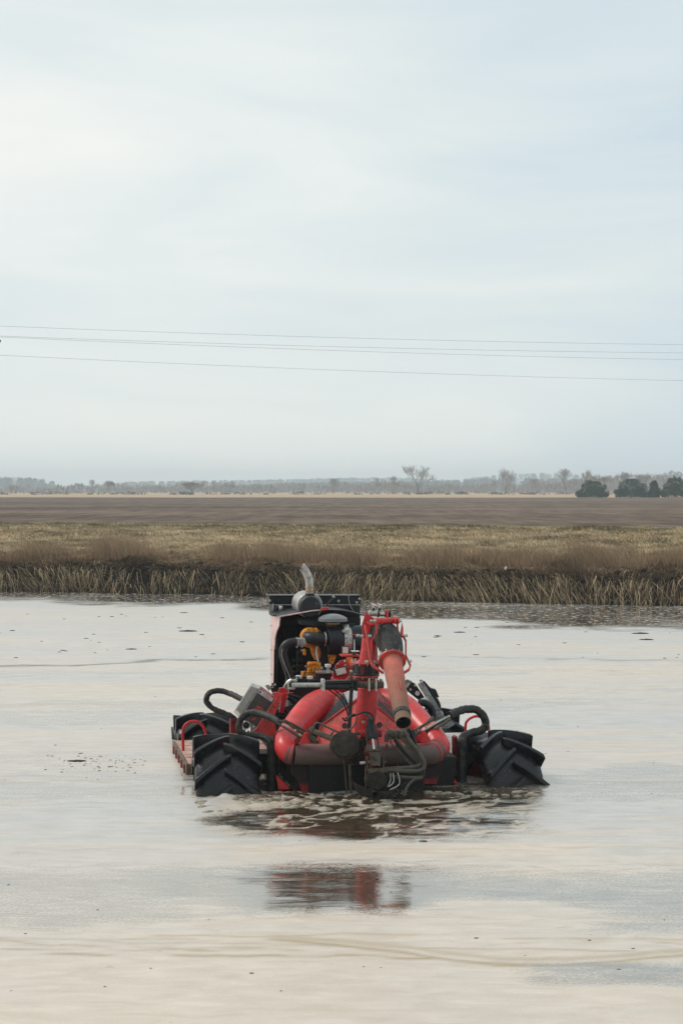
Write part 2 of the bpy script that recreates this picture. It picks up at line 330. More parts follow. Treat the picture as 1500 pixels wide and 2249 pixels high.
# straw hanging down the cut face, thicker to the right, in tufts with bare mud between
def dface(X, tt): return np.clip(0.22 + 0.40 * ss(-3, 6, X) + 1.1 * (fbm(X * 2.9 + 3, X * 0 + 1) - 0.47) + 1.0 * (vnoise(X * 0.37 + 8, X * 0 + 1) - 0.5) * (1 - ss(4, 8, X)), 0.06, 1)
for nm, cnt, ta, tb, wmx, tn, lb in (('hanging_straw', 6800, 0.15, 0.92, 0.018, 0.44, 'pale dead straw and roots hanging down the dark cut face of the far bank'), ('hanging_roots', 19000, 0.15, 1.5, 0.018, 0.16, 'dark brown dead stems hanging down the cut face of the far bank')):
    X, Y, Z, tt = scatter(cnt, ta, tb, dface)
    n = len(X); drift = (fbm(X * 0.6, X * 0) - 0.42) * 1.1
    Lh = rng.uniform(0.18, 1.0, n) ** 1.5 * 0.72
    o = blades(nm, X, Y - 0.12, Z - rng.uniform(-.04, .10, n), Lh * 0.85, rng.uniform(0.009, wmx, n),
               (drift * Lh * 1.6 + rng.normal(0.06, 0.19, n) * (0.3 + Lh), -Lh * rng.uniform(0.7, 1.25, n)), leaf_straw, np.clip(rng.normal(tn, 0.24, n), 0, 1), down=True, curl=0)
    tag(o, lb, 'straw', kind='stuff')
# flattened litter along the waterline
X, Y, Z, tt = scatter(7500, 0.05, 1.1)
n = len(X)
o = blades('fallen_straw', X, Y, Z + 0.02, rng.uniform(0.0, 0.12, n), rng.uniform(0.01, 0.022, n), (rng.normal(0.0, 0.35, n), rng.normal(-0.14, 0.1, n)), leaf_brown, np.clip(rng.normal(0.30, 0.25, n), 0, 1))
tag(o, 'brown fallen stems lying along the waterline under the far bank', 'straw', kind='stuff')
# shaggy brown weeds along the bank edge, ragged and lighter uphill
def dedge(X, tt): return np.clip((0.55 + 1.7 * (fbm(X * 0.55 + 11, tt * 0.6) - 0.42)) * (1 - ss(2.8, 6.5, tt) * 0.9), 0.02, 1)
X, Y, Z, tt = scatter(150000, 0.8, 6.5, dedge, power=1.2)
n = len(X); cl = fbm(X * 0.8 + 2, tt * 0.7 + 5)
hh = (0.07 + 0.9 * np.clip(cl - 0.36, 0, 1) ** 1.2) * rng.uniform(0.45, 1.2, n) * (1.12 - 0.13 * tt)
o = blades('dry_weeds', X, Y, Z - 0.01, np.clip(hh, .03, .6), rng.uniform(0.007, 0.017, n), ((fbm(X * .5, tt) - .45) * .5 + rng.normal(0, 0.10, n), rng.normal(-0.05, 0.08, n)), leaf_brown,
           np.clip(0.10 + 0.19 * tt + 1.5 * (fbm(X * 1.0 + 8, tt * 1.2) - 0.47) + rng.normal(0, 0.15, n), 0, 1))
tag(o, 'shaggy dead brown weeds along the top edge of the far bank', 'weeds', kind='stuff')
# taller feathery plumes in drifts
P0 = []
for cx_, w_, h_ in ((-6.9, 1.1, .85), (-3.3, .9, .6), (-1.9, .6, .75), (-.9, .5, .55), (2.4, .6, .6), (3.2, .45, .7), (5.3, 1.0, .55), (6.9, .45, .95), (7.6, 1.1, .6), (-9.4, .8, .6), (9.6, .9, .6), (0.4, 1.0, .5), (4.3, .5, .6)):
    m_ = int(1500 * w_); P0.append(np.stack([rng.normal(cx_, w_ * 0.5, m_), rng.uniform(1.6, 3.4, m_), np.full(m_, h_)], -1))
P0 = np.concatenate(P0); X, tt, hp = P0.T; Y = shore(X) + tt; Z, _ = terrain(X, Y); n = len(X)
o = blades('feathery_grass', X, Y, Z, hp * rng.uniform(0.5, 1.05, n), rng.uniform(0.005, 0.011, n), (rng.normal(-0.12, 0.22, n) * hp * 1.5, rng.normal(0, 0.1, n)), leaf_brown, np.clip(rng.normal(0.66, 0.2, n), 0, 1))
tag(o, 'tall feathery dead grass standing in clumps on the far bank', 'grass', kind='stuff')
# short grass of the slope
X, Y, Z, tt = scatter(150000, 3.0, 14.2, power=0.9); n = len(X)
gr = ss(0.47, 0.60, fbm(X * 0.35 + 4, tt * 0.7 + 8)) * 0.38 + ss(10.5, 13.8, tt) * 0.6
isg = rng.random(n) < gr
for nm, k, m_, lb in (('tan_grass', ~isg, leaf_tan, 'short dry tan grass covering the slope of the far bank'), ('green_grass', isg, leaf_green, 'short green grass growing through the dry turf of the far bank')):
    q = int(k.sum())
    o = blades(nm, X[k], Y[k], Z[k] - 0.01, rng.uniform(0.03, 0.13, q) * (0.5 + fbm(X[k] * 1.5, tt[k] * 1.5)), rng.uniform(0.014, 0.03, q), (rng.normal(-0.04, 0.06, q), rng.normal(0, 0.05, q)), m_,
               np.clip(0.5 + 1.35 * (fbm(X[k] * 1.3 + 5, tt[k] * 1.9) - 0.5) + rng.normal(0, 0.09, q), 0, 1))
    tag(o, lb, 'grass', kind='stuff')
# loose clods on the cut face
vv = []; ff = []
for i in range(200):
    X_ = random.uniform(-12, 12); t_ = random.uniform(0.15, 1.3); Y_ = float(shore(np.array([X_]))[0]) + t_
    z_ = float(terrain(np.array([X_]), np.array([Y_]))[0][0]); r_ = random.uniform(0.03, 0.09)
    bm = bmesh.new(); bmesh.ops.create_icosphere(bm, subdivisions=1, radius=r_)
    s0 = len(vv)
    for v in bm.verts:
        k = 0.7 + 0.6 * random.random(); vv.append((X_ + v.co.x * k * 1.5, Y_ - 0.05 + v.co.y * k, z_ + v.co.z * k * 0.8))
    for f_ in bm.faces: ff.append(tuple(s0 + v.index for v in f_.verts))
    bm.free()
o = raw_mesh('mud_clods', vv, ff, plain('dark_mud', (0.012, 0.01, 0.008), (0.06, 0.045, 0.03), scale=6), 180); tag(o, 'dark clods of mud fallen along the foot of the far bank', 'mud', kind='stuff')
# small white scrap
bm = bmesh.new(); bmesh.ops.create_icosphere(bm, subdivisions=2, radius=0.06)
for v in bm.verts: v.co *= 0.7 + 0.5 * mnoise.noise(v.co * 20)
me = bpy.data.meshes.new('litter'); bm.to_mesh(me); bm.free(); me.materials.append(plain('white_scrap', (0.6, 0.6, 0.58), (0.8, 0.8, 0.78)))
o = bpy.data.objects.new('litter', me); COL.objects.link(o)
Xs = 4.55; Ys_ = float(shore(np.array([Xs]))[0]) + 1.1; o.location = (Xs, Ys_, float(terrain(np.array([Xs]), np.array([Ys_]))[0][0]) + 0.07); o.scale = (.8, .6, 1.3); o.rotation_euler = (0, .5, 0)
tag(o, 'small white scrap lying on the bare edge of the far bank', 'litter')

# ------------------------------------------------------------------ distant trees
bark_far = plain('bark_far', (0.12, 0.10, 0.085), (0.2, 0.17, 0.14), scale=0.4)
twig_far = plain('twig_far', (0.15, 0.12, 0.10), (0.27, 0.21, 0.17), scale=0.3)
def seg(v, f, p, q, r0, r1):
    d = (q - p).normalized(); a_ = d.orthogonal().normalized(); b_ = d.cross(a_); s0 = len(v)
    for c_, r_ in ((p, r0), (q, r1)):
        for k in range(3):
            an = k * 2 * PI / 3; v.append(tuple(c_ + (a_ * math.cos(an) + b_ * math.sin(an)) * r_))
    for k in range(3): f.append((s0 + k, s0 + (k + 1) % 3, s0 + 3 + (k + 1) % 3, s0 + 3 + k))
def bare_tree(px_, top, base, spread, Yd, label, seed, stems=1):
    rr = random.Random(seed)
    hgt = (base - top) / F * Yd; wd = spread / F * Yd * 0.5
    root = Vector(((px_ - CX) / F * Yd, Yd, 1.15))
    tv, tf, cv, cf = [], [], [], []
    def grow(p, d, ln, r_, lev):
        q = p + d * ln
        (seg(tv, tf, p, q, r_, r_ * 0.72) if lev < 2 else seg(cv, cf, p, q, max(r_, 0.035), max(r_ * 0.65, 0.026)))
        if lev >= 6: return
        for i in range(3 if lev in (1, 2, 3) else 2):
            a_ = Vector((rr.uniform(-1, 1), rr.uniform(-1, 1), rr.uniform(-0.25, 0.9))).normalized()
            dd = (d * 0.80 + Vector((a_.x * wd / hgt * 2.7, a_.y * 0.6, a_.z * 0.5 + 0.25)) * 0.62).normalized()
            grow(q if i else p + d * ln * rr.uniform(0.3, 1), dd, ln * rr.uniform(0.68, 0.88), r_ * 0.6, lev + 1)
    for s_ in range(stems):
        p = Vector((rr.uniform(-.3, .3) * (stems - 1), 0, 0)); d = Vector((rr.uniform(-.15, .15) * stems, 0, 1)).normalized()
        grow(p, d, hgt * 0.24, hgt * 0.022, 0)
    zmax = max(c[2] for c in cv); k = hgt / zmax
    tv = [(x * k, y * k, z * k) for x, y, z in tv]; cv = [(x * k, y * k, z * k) for x, y, z in cv]
    e = bpy.data.objects.new('bare_tree', None); COL.objects.link(e); e.location = root
    tag(e, label, 'tree', 'bare trees on the horizon')
    raw_mesh('trunk', tv, tf, bark_far, None, e); raw_mesh('crown', cv, cf, twig_far, None, e)
for i, a_ in enumerate((
    (918, 1011, 1076, 70, 720, 'tallest and widest bare tree on the horizon, behind the machine', 2),
    (1113, 1017, 1076, 44, 760, 'lone bare tree with two upright limbs right of the tallest one', 2),
    (1243, 1020, 1077, 44, 760, 'bare tree just left of the leftmost evergreen', 2),
    (1292, 1022, 1077, 42, 700, 'bare tree rising right behind the leftmost evergreen', 2),
    (1322, 1030, 1077, 40, 640, 'brownish bare tree above the right side of the leftmost evergreen', 2),
    (1372, 1027, 1077, 46, 720, 'bare tree rising behind the middle evergreen', 2),
    (1412, 1029, 1077, 44, 700, 'bare tree behind the gap between middle and right evergreens', 2),
    (862, 1036, 1077, 34, 700, 'small bare tree just left of the tallest bare tree', 1),
    (822, 1040, 1077, 28, 760, 'thin upright bare tree standing two trees left of the tallest', 1),
    (733, 1042, 1077, 34, 800, 'bare tree on the skyline straight above the exhaust pipe', 2),
    (420, 1050, 1079, 62, 640, 'broad low bare tree left of the middle of the horizon', 3),
    (240, 1050, 1079, 34, 760, 'bare tree right of the thin spire on the left horizon', 2),
    (201, 1047, 1079, 18, 760, 'thin upright bare tree on the left horizon', 1),
    (505, 1049, 1079, 34, 800, 'bare tree right of the broad low one on the horizon', 2),
    (1170, 1040, 1077, 30, 760, 'small bare tree between the two lone upright ones', 1),
)): bare_tree(a_[0], a_[1], a_[2], a_[3], a_[4], a_[5], 100 + i, a_[6])

def twigmass(name, blobs, mat, label, size, kind='stuff', cat='woods', up=0.3, parent=None, thin=0.35):
    """blobs: (x, y, z0, height, radius, count): quads scattered through rounded crowns"""
    V_ = []
    for x, y, z0, h_, r_, n_ in blobs:
        u = rng.random(n_) ** 0.8; ph = rng.uniform(0, 2 * PI, n_)
        zz = rng.random(n_) ** 0.85
        prof = np.sqrt(np.clip(1 - (zz * 1.15 - 0.35) ** 2 / 0.78, 0.05, 1))
        C_ = np.stack([x + np.cos(ph) * r_ * prof * np.sqrt(u), y + np.sin(ph) * r_ * prof * np.sqrt(u), z0 + zz * h_], -1)
        d1 = rng.normal(0, 1, (n_, 3)); d1[:, 2] += up * 4; d1 /= np.linalg.norm(d1, axis=1)[:, None]
        d2 = rng.normal(0, 1, (n_, 3)); d2 /= np.linalg.norm(d2, axis=1)[:, None]
        s_ = size * rng.uniform(0.5, 1.3, (n_, 1))
        V_.append(np.stack([C_ - d1 * s_, C_ + d2 * s_ * thin, C_ + d1 * s_, C_ - d2 * s_ * thin], 1).reshape(-1, 3))
    v = np.concatenate(V_); f = np.arange(len(v)).reshape(-1, 4)
    o = raw_mesh(name, v, f, mat, None, parent)
    if label: tag(o, label, cat, kind=kind)
    return o
def topline(xp, yp, x): return np.interp(x, xp, yp)
# blue woods far off
bl = []
for Yd, xp, yp, st in ((2400, [-400, 0, 90, 130, 200, 300, 600, 750, 900, 1000, 1100, 1200, 1300, 1500, 1900], [1046, 1048, 1052, 1070, 1066, 1058, 1054, 1050, 1050, 1055, 1042, 1040, 1046, 1042, 1038], 5.5),
                       (1700, [-400, 0, 60, 95, 120, 500, 640, 1000, 1060, 1250, 1380, 1440, 1480, 1500, 1900], [1046, 1050, 1049, 1056, 1076, 1066, 1060, 1056, 1050, 1052, 1052, 1047, 1036, 1030, 1028], 6)):
    X_ = -400
    while X_ < 1900:
        top = topline(xp, yp, X_) + rng.normal(0, 0.7); h_ = (1078.0 - top) / F * Yd
        if h_ > 3: bl.append(((X_ - CX) / F * Yd, Yd + rng.uniform(-60, 60), 1.0, h_, st / F * Yd * 1.5, 210))
        X_ += st * rng.uniform(0.6, 1.3)
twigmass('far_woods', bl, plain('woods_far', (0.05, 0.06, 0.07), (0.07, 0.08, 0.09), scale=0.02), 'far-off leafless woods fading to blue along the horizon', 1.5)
# brush along the field's far side
bl = []
X_ = -350
while X_ < 1850:
    Yd = rng.uniform(720, 1000)
    top = topline([-350, 0, 60, 100, 180, 260, 360, 440, 520, 600, 700, 800, 900, 1000, 1100, 1200, 1300, 1500, 1850], [1068, 1068, 1068, 1068, 1062, 1060, 1064, 1060, 1062, 1066, 1064, 1056, 1056, 1062, 1056, 1058, 1048, 1048, 1048], X_) + 9 * (vnoise(np.array(X_ * 0.035), np.array(2.0)) - 0.5) + rng.normal(0, 2.6)
    h_ = max(1.2, (1080 - top) / F * Yd)
    bl.append(((X_ - CX) / F * Yd, Yd, 1.0, h_, rng.uniform(1.2, 3.2), int(14 + 8 * h_)))
    X_ += rng.uniform(3, 9) * (0.6 if X_ > 820 else 1)
twigmass('brush', bl, plain('brush_twigs', (0.20, 0.175, 0.165), (0.32, 0.27, 0.245), scale=0.03), 'grey-brown leafless brush lining the far edge of the fields', 1.0, up=0.8, thin=0.2)
# low dark scrub
bl = []
for c_ in range(95):
    X_ = rng.uniform(-300, 1800); Yd = rng.uniform(560, 640)
    bl.append(((X_ - CX) / F * Yd, Yd, 1.1, rng.uniform(0.5, 1.3), rng.uniform(1.0, 3.5), 45))
twigmass('scrub', bl, plain('scrub_twigs', (0.05, 0.042, 0.03), (0.11, 0.09, 0.065), scale=0.1), 'low dark scrub at the foot of the far brush', 0.45)
needles = plain('pine_needles', (0.005, 0.030, 0.008), (0.030, 0.085, 0.024), scale=0.9)
for px_, top, base, wpx, lab, lobes in ((1301, 1056, 1093, 74, 'leftmost dark evergreen, standing apart at the field edge', 9), (1386, 1049, 1091, 78, 'broad dark evergreen in the middle of the group', 11),
                                 (1436, 1053, 1091, 26, 'narrow evergreen squeezed between the two broad right-hand ones', 5), (1482, 1047, 1091, 74, 'dark evergreen cut by the right edge of the photo', 10)):
    Yd = 378.0; rr = random.Random(px_); hgt = (base - top) / F * Yd; wd = wpx / F * Yd * 0.5
    e = bpy.data.objects.new('evergreen_tree', None); COL.objects.link(e); e.location = ((px_ - CX) / F * Yd, Yd, 1.2); tag(e, lab, 'tree', 'evergreens at the field edge')
    tv, tf = [], []; seg(tv, tf, Vector((0, 0, -.2)), Vector((0, 0, hgt * 0.8)), 0.22, 0.05)
    for k in range(7): seg(tv, tf, Vector((0, 0, hgt * (0.1 + 0.1 * k))), Vector((rr.uniform(-1, 1) * wd * .7, rr.uniform(-1, 1) * wd * .7, hgt * (0.25 + 0.1 * k))), 0.07, 0.03)
    raw_mesh('trunk', tv, tf, bark_far, None, e)
    bl = [(0, 0, 0.0, hgt * 0.97, wd * 0.74, 2800)]
    for k in range(lobes):
        u = rr.uniform(-1, 1); bl.append((u * wd * 0.72, rr.uniform(-.6, .6) * wd, rr.uniform(0.0, 0.30) * hgt * (1 - abs(u)), hgt * rr.uniform(0.4, 0.7) * (1 - .45 * u * u), wd * rr.uniform(0.16, 0.34), 520))
    for k in range(34):
        u = rr.uniform(-1.05, 1.05); bl.append((u * wd * 0.95, rr.uniform(-.5, .5) * wd, hgt * rr.uniform(.05, .88) * (1 - u * u * .7), hgt * rr.uniform(.14, .3), wd * rr.uniform(.07, .15), 80))
    twigmass('crown', bl, needles, None, 0.21, up=.1, parent=e)

# ------------------------------------------------------------------ power line
wood = plain('pole_wood', (0.10, 0.08, 0.06), (0.22, 0.18, 0.14), scale=2); wirem = plain('wire_metal', (0.32, 0.35, 0.36), (0.42, 0.45, 0.46), rough=0.6); ins = plain('insulator_glaze', (0.05, 0.06, 0.055), (0.09, 0.1, 0.095), rough=0.3)
A0 = Vector((-13.35, 60.0)); A1 = Vector((58.0, 98.0)); wd2 = (A1 - A0).normalized(); perp = Vector((-wd2.y, wd2.x))
WIRES = ((0.62, 716, 757), (0.0, 738, 775), (-0.45, 740, 790), (0.0, 780, 836))
def tubepts(pts, r_, n_=6):
    v, f = [], []
    for i in range(len(pts) - 1):
        pass
    for i, p in enumerate(pts):
        d = (pts[min(i + 1, len(pts) - 1)] - pts[max(i - 1, 0)]).normalized(); a_ = d.cross(Vector((0, 0, 1))).normalized() if abs(d.z) < .99 else Vector((1, 0, 0)); b_ = d.cross(a_)
        for k in range(n_): an = 2 * PI * k / n_; v.append(tuple(p + a_ * math.cos(an) * r_ + b_ * math.sin(an) * r_))
    for i in range(len(pts) - 1):
        for k in range(n_): f.append((i * n_ + k, i * n_ + (k + 1) % n_, (i + 1) * n_ + (k + 1) % n_, (i + 1) * n_ + k))
    return v, f
wend = []
for (off, y0, y1), lab in zip(WIRES, ('topmost of the four overhead wires crossing the sky', 'second overhead wire from the top, upper of the close pair', 'third overhead wire from the top, lower of the close pair', 'lowest of the four overhead wires crossing the sky')):
    base = A0 + perp * off; L_ = (A1 - A0).length
    # heights that the picture shows at its left and right edges
    def s_at(pxx):   # distance along the wire where it crosses an image column
        k = (pxx - CX) / F; return (k * base.y - base.x) / (wd2.x - k * wd2.y)
    sA, sB = s_at(0), s_at(1500); YA = base.y + wd2.y * sA; YB = base.y + wd2.y * sB
    zA = H + (HY - y0) / F * YA; zB = H + (HY - y1) / F * YB
    def zf(s): 
        u = (s - sA) / (sB - sA); return zA + (zB - zA) * u - 0.10 * 4 * u * (1 - u) if s < L_ else 0
    pts = [Vector((base.x + wd2.x * s, base.y + wd2.y * s, zf(s))) for s in np.linspace(0, L_, 60)]
    v, f = tubepts(pts, 0.0055); o = raw_mesh('power_line', v, f, wirem); tag(o, lab, 'power line', 'overhead wires'); wend.append((pts[0], pts[-1]))
def box_vf(v, f, c, s, M=None):
    s0 = len(v)
    for x in (-.5, .5):
        for y in (-.5, .5):
            for z in (-.5, .5):
                p = Vector((x * s[0], y * s[1], z * s[2])); p = M @ p if M else p; v.append(tuple(p + Vector(c)))
    for q in ((0, 1, 3, 2), (4, 6, 7, 5), (0, 4, 5, 1), (2, 3, 7, 6), (0, 2, 6, 4), (1, 5, 7, 3)): f.append(tuple(s0 + i for i in q))
for end, lab in ((0, 'wooden utility pole just past the left edge, only its insulator in the photo'), (1, 'wooden utility pole carrying the wires away to the right')):
    P2 = (A0, A1)[end]; top = max(w[end].z for w in wend) + 0.2; bz = float(terrain(np.array([P2.x]), np.array([P2.y]))[0][0])
    e = bpy.data.objects.new('utility_pole', None); COL.objects.link(e); e.location = (P2.x, P2.y, bz); tag(e, lab, 'utility pole', 'utility poles')
    v, f = [], []; seg(v, f, Vector((0, 0, -.3)), Vector((0, 0, top - bz)), 0.14, 0.10)
    v, f = tubepts([Vector((0, 0, -.3)), Vector((0, 0.001, (top - bz) / 2)), Vector((0, 0, top - bz))], 0.13, 10); raw_mesh('pole', v, f, wood, 40, e)
    M = Matrix.Rotation(math.atan2(perp.y, perp.x), 3, 'Z'); v, f = [], []
    zc = wend[1][end].z - bz - 0.12; box_vf(v, f, (perp.x * .08, perp.y * .08, zc), (1.7, 0.09, 0.11), M); raw_mesh('crossarm', v, f, wood, None, e)
    for w in wend:
        p = w[end] - Vector((P2.x, P2.y, bz)); v, f = tubepts([p + Vector((0, 0, -.12)), p + Vector((0, 0.001, -.06)), p], 0.035, 8); raw_mesh('insulator', v, f, ins, 40, e)
    if end == 0:      # strain insulator that reaches into the picture
        q = Vector(((2 - CX) / F * 60.6, 60.6, H + (HY - 749) / F * 60.6)) - Vector((P2.x, P2.y, bz)); a_ = Vector((0, 0, q.z))
        v, f = tubepts([a_, (a_ + q) / 2, q], 0.05, 8); raw_mesh('insulator', v, f, ins, 40, e)

# ------------------------------------------------------------------ air
hv, hf_ = [], []; box_vf(hv, hf_, (0, 1300, 13.5), (5600, 2740, 33.0))
hm = bpy.data.materials.new('air_haze'); hm.use_nodes = True; t = hm.node_tree; t.nodes.clear()
ho = t.nodes.new('ShaderNodeOutputMaterial'); pv = t.nodes.new('ShaderNodeVolumePrincipled'); pv.inputs['Density'].default_value = 0.00050; pv.inputs['Color'].default_value = (0.84, 0.94, 1.0, 1); pv.inputs['Anisotropy'].default_value = 0.0
t.links.new(pv.outputs[0], ho.inputs['Volume'])
hz = raw_mesh('haze', hv, hf_, hm); tag(hz, 'thin pale haze hanging over the fields towards the horizon', 'haze', kind='stuff')
# ================================================================== the amphibious slurry machine
boat = bpy.data.objects.new('amphibious_slurry_boat', None); COL.objects.link(boat)
boat.location = (VX0, VY0, 0); boat.rotation_euler = (0, 0, VTH)
tag(boat, 'red amphibious slurry pumping boat with four black lugged wheels, standing in the lagoon', 'boat')
RI = Matrix.Rotation(-VTH, 3, 'Z')
CL = RI @ (Vector((0, 0, H)) - Vector((VX0, VY0, 0)))
def ray(px_, py_): return RI @ Vector(((px_ - CX) / F, 1, -(py_ - HY) / F))
def L(px_, py_, v):          # point of the machine seen at that place of the photograph, v metres behind its front axle
    d = ray(px_, py_); return CL + d * ((v - CL.y) / d.y)
def LU(px_, py_, u):
    d = ray(px_, py_); return CL + d * ((u - CL.x) / d.x)
def PX(v, n=1.0): return n * (VY0 + v) / F     # n photo pixels in metres at that depth

# ---- materials
def machine(name, col, rough=0.45, metal=0.0, var=0.25, dirt=None, dirtamt=0.5, dirtscale=5.0, zfade=None, spec=0.4, bump=0.0, scr=0.0, bscale=40):
    m, t, b, N, LK = newmat(name)
    g_ = N('ShaderNodeNewGeometry'); P = g_.outputs['Position']
    n_ = nodenoise(t, P, dirtscale, 6, 0.68)
    c2 = tuple(x * (1 - var) for x in col); c3 = tuple(min(1, x * (1 + var)) for x in col)
    c = nodemix(t, noderange(t, n_, 0.3, 0.7), c2, c3)
    rg = None
    if dirt:
        f = noderange(t, nodemath(t, 'ADD', nodenoise(t, P, dirtscale * 2.3, 7, 0.72, 0.3), 0.0), 0.62 - 0.3 * dirtamt, 0.78 - 0.2 * dirtamt, 0, 0.85)
        if zfade:
            s_ = N('ShaderNodeSeparateXYZ'); LK(P, s_.inputs[0])
            zz = nodemath(t, 'ADD', s_.outputs['Z'], nodemath(t, 'MULTIPLY', nodemath(t, 'SUBTRACT', nodenoise(t, P, 9, 5, 0.7), 0.5), 0.14))
            f = nodemath(t, 'MAXIMUM', nodemath(t, 'MULTIPLY', f, 0.8), noderange(t, zz, zfade[0], zfade[1], *(zfade[2:] or (0.96, 0.0))))
        c = nodemix(t, f, c, dirt)
        rg = noderange(t, f, 0, 1, rough, min(0.9, rough + 0.3))
    sp_ = nodemath(t, 'MULTIPLY', noderange(t, nodenoise(t, P, 48, 3, 0.6), 0.60, 0.66, 0, 0.75), noderange(t, nodenoise(t, P, 3.1, 3, 0.6), 0.40, 0.62))
    c = nodemix(t, sp_, c, (0.10, 0.075, 0.05))
    if scr > 0:
        run_ = nodemath(t, 'MULTIPLY', noderange(t, nodenoise(t, P, 16, 4, 0.6, 0.2, sx=(1, 1, 0.12)), 0.55, 0.68, 0, 0.55), noderange(t, nodenoise(t, P, 2.4, 2, 0.5), 0.42, 0.6)); c = nodemix(t, run_, c, (0.13, 0.06, 0.04))
        sc_ = noderange(t, nodenoise(t, P, 46, 2, 0.5, 1.5, sx=(0.25, 0.25, 1.5)), 0.66, 0.72, 0, scr)
        c = nodemix(t, sc_, c, (0.35, 0.33, 0.31))
    LK(c, b.inputs['Base Color']); b.inputs['Metallic'].default_value = metal; b.inputs['Specular IOR Level'].default_value = spec
    if rg: LK(rg, b.inputs['Roughness'])
    else: LK(noderange(t, n_, 0.3, 0.7, rough * 0.8, rough * 1.25), b.inputs['Roughness'])
    if bump:
        bp = N('ShaderNodeBump'); bp.inputs['Distance'].default_value = 0.01; bp.inputs['Strength'].default_value = bump
        LK(nodenoise(t, P, bscale, 5, 0.65), bp.inputs['Height']); LK(bp.outputs[0], b.inputs['Normal'])
    return m
red = machine('red_paint', (0.60, 0.014, 0.018), 0.34, dirt=(0.15, 0.045, 0.03), dirtamt=0.48, scr=0.18, bump=0.12, spec=0.5)
redw = machine('red_faded', (0.68, 0.060, 0.05), 0.45, dirt=(0.15, 0.07, 0.045), dirtamt=0.55, scr=0.3, bump=0.2)
redpipe = machine('red_pipe', (0.64, 0.028, 0.030), 0.34, dirt=(0.16, 0.05, 0.035), dirtamt=0.36, zfade=(0.27, 0.44, 0.93, 0.0), scr=0.1, bump=0.15, spec=0.5)
headm = machine('slimed_pipe', (0.40, 0.05, 0.04), 0.24, dirt=(0.065, 0.036, 0.025), dirtamt=0.5, zfade=(0.38, 0.50, 0.98, 0.70), bump=0.15, spec=0.9)
redhull = machine('red_hull', (0.24, 0.010, 0.012), 0.5, dirt=(0.02, 0.016, 0.012), dirtamt=0.55, bump=0.3)
redfoot = machine('red_foot', (0.34, 0.010, 0.012), 0.5, dirt=(0.014, 0.012, 0.010), dirtamt=0.6, zfade=(0.03, 0.11, 0.1, 0.97), bump=0.3)
nozm = machine('nozzle_paint', (0.60, 0.12, 0.085), 0.6, dirt=(0.20, 0.13, 0.085), dirtamt=0.75, zfade=(0.93, 1.36, 1.0, 0.2), dirtscale=4, scr=0.2, bump=0.3)
blk = machine('black_steel', (0.009, 0.010, 0.012), 0.42, dirt=(0.05, 0.045, 0.04), dirtamt=0.15, bump=0.1)
blkd = machine('black_hull', (0.006, 0.0055, 0.005), 0.6, dirt=(0.022, 0.018, 0.013), dirtamt=0.4, bump=0.3)
tyr = machine('tyre_rubber', (0.003, 0.004, 0.0055), 0.30, dirt=(0.026, 0.023, 0.018), dirtamt=0.28, zfade=(0.02, 0.13, 0.8, 0.0), dirtscale=6, bump=0.25, spec=0.42)
rub = machine('rubber_hose', (0.010, 0.010, 0.011), 0.45, dirt=(0.05, 0.045, 0.038), dirtamt=0.3, bump=0.3)
rubw = machine('worn_rubber', (0.022, 0.023, 0.024), 0.6, dirt=(0.09, 0.088, 0.082), dirtamt=0.5, scr=0.5, bump=0.4)
wrap = machine('hose_wrap', (0.010, 0.011, 0.010), 0.5, dirt=(0.07, 0.064, 0.046), dirtamt=0.5, dirtscale=9, bump=0.9, bscale=28)
mudst = machine('muddy_steel', (0.10, 0.075, 0.05), 0.6, metal=0.0, dirt=(0.04, 0.032, 0.022), dirtamt=0.6, dirtscale=9, bump=0.5)
mudh = machine('muddy_hose', (0.075, 0.066, 0.05), 0.36, dirt=(0.16, 0.125, 0.08), dirtamt=0.5, dirtscale=8, bump=0.4)
mudd = machine('caked_mud', (0.018, 0.014, 0.010), 0.85, dirt=(0.05, 0.038, 0.025), dirtamt=0.6, dirtscale=7, bump=1.2, bscale=22)
chrome = machine('chrome_rod', (0.75, 0.76, 0.76), 0.16, metal=1.0, var=0.1)
steel = machine('zinc_steel', (0.52, 0.50, 0.45), 0.38, metal=0.75, dirt=(0.16, 0.13, 0.09), dirtamt=0.4, dirtscale=14)
rod = machine('dull_rod', (0.45, 0.46, 0.41), 0.4, metal=0.5, dirt=(0.16, 0.14, 0.10), dirtamt=0.4)
exh = machine('exhaust_steel', (0.52, 0.48, 0.44), 0.33, metal=0.85, dirt=(0.10, 0.06, 0.04), dirtamt=0.4, dirtscale=10)
rust = machine('rusty_clamp', (0.45, 0.24, 0.07), 0.45, metal=0.4)
greyp = machine('grey_plate', (0.36, 0.355, 0.34), 0.5, dirt=(0.13, 0.11, 0.085), dirtamt=0.55, dirtscale=10, bump=0.2)
boxd = machine('dusty_box', (0.075, 0.070, 0.062), 0.5, dirt=(0.055, 0.047, 0.038), dirtamt=0.6, dirtscale=12, bump=0.15)
dome = machine('grey_dome', (0.17, 0.185, 0.185), 0.38, dirt=(0.27, 0.26, 0.25), dirtamt=0.3)
muf = machine('muffler_grey', (0.018, 0.019, 0.022), 0.5, dirt=(0.16, 0.15, 0.14), dirtamt=0.15)
muf2 = machine('muffler_pale', (0.42, 0.40, 0.38), 0.34, metal=0.35, dirt=(0.13, 0.10, 0.08), dirtamt=0.3)
org = machine('engine_orange', (0.70, 0.24, 0.012), 0.42, dirt=(0.12, 0.06, 0.02), dirtamt=0.4, dirtscale=14)
amber = machine('amber_lens', (0.85, 0.20, 0.02), 0.25, var=0.1)
white = machine('white_plastic', (0.75, 0.75, 0.72), 0.4, dirt=(0.3, 0.28, 0.24), dirtamt=0.3, dirtscale=16)
cream = machine('lamp_lens', (0.62, 0.56, 0.48), 0.3, dirt=(0.4, 0.35, 0.28), dirtamt=0.3)
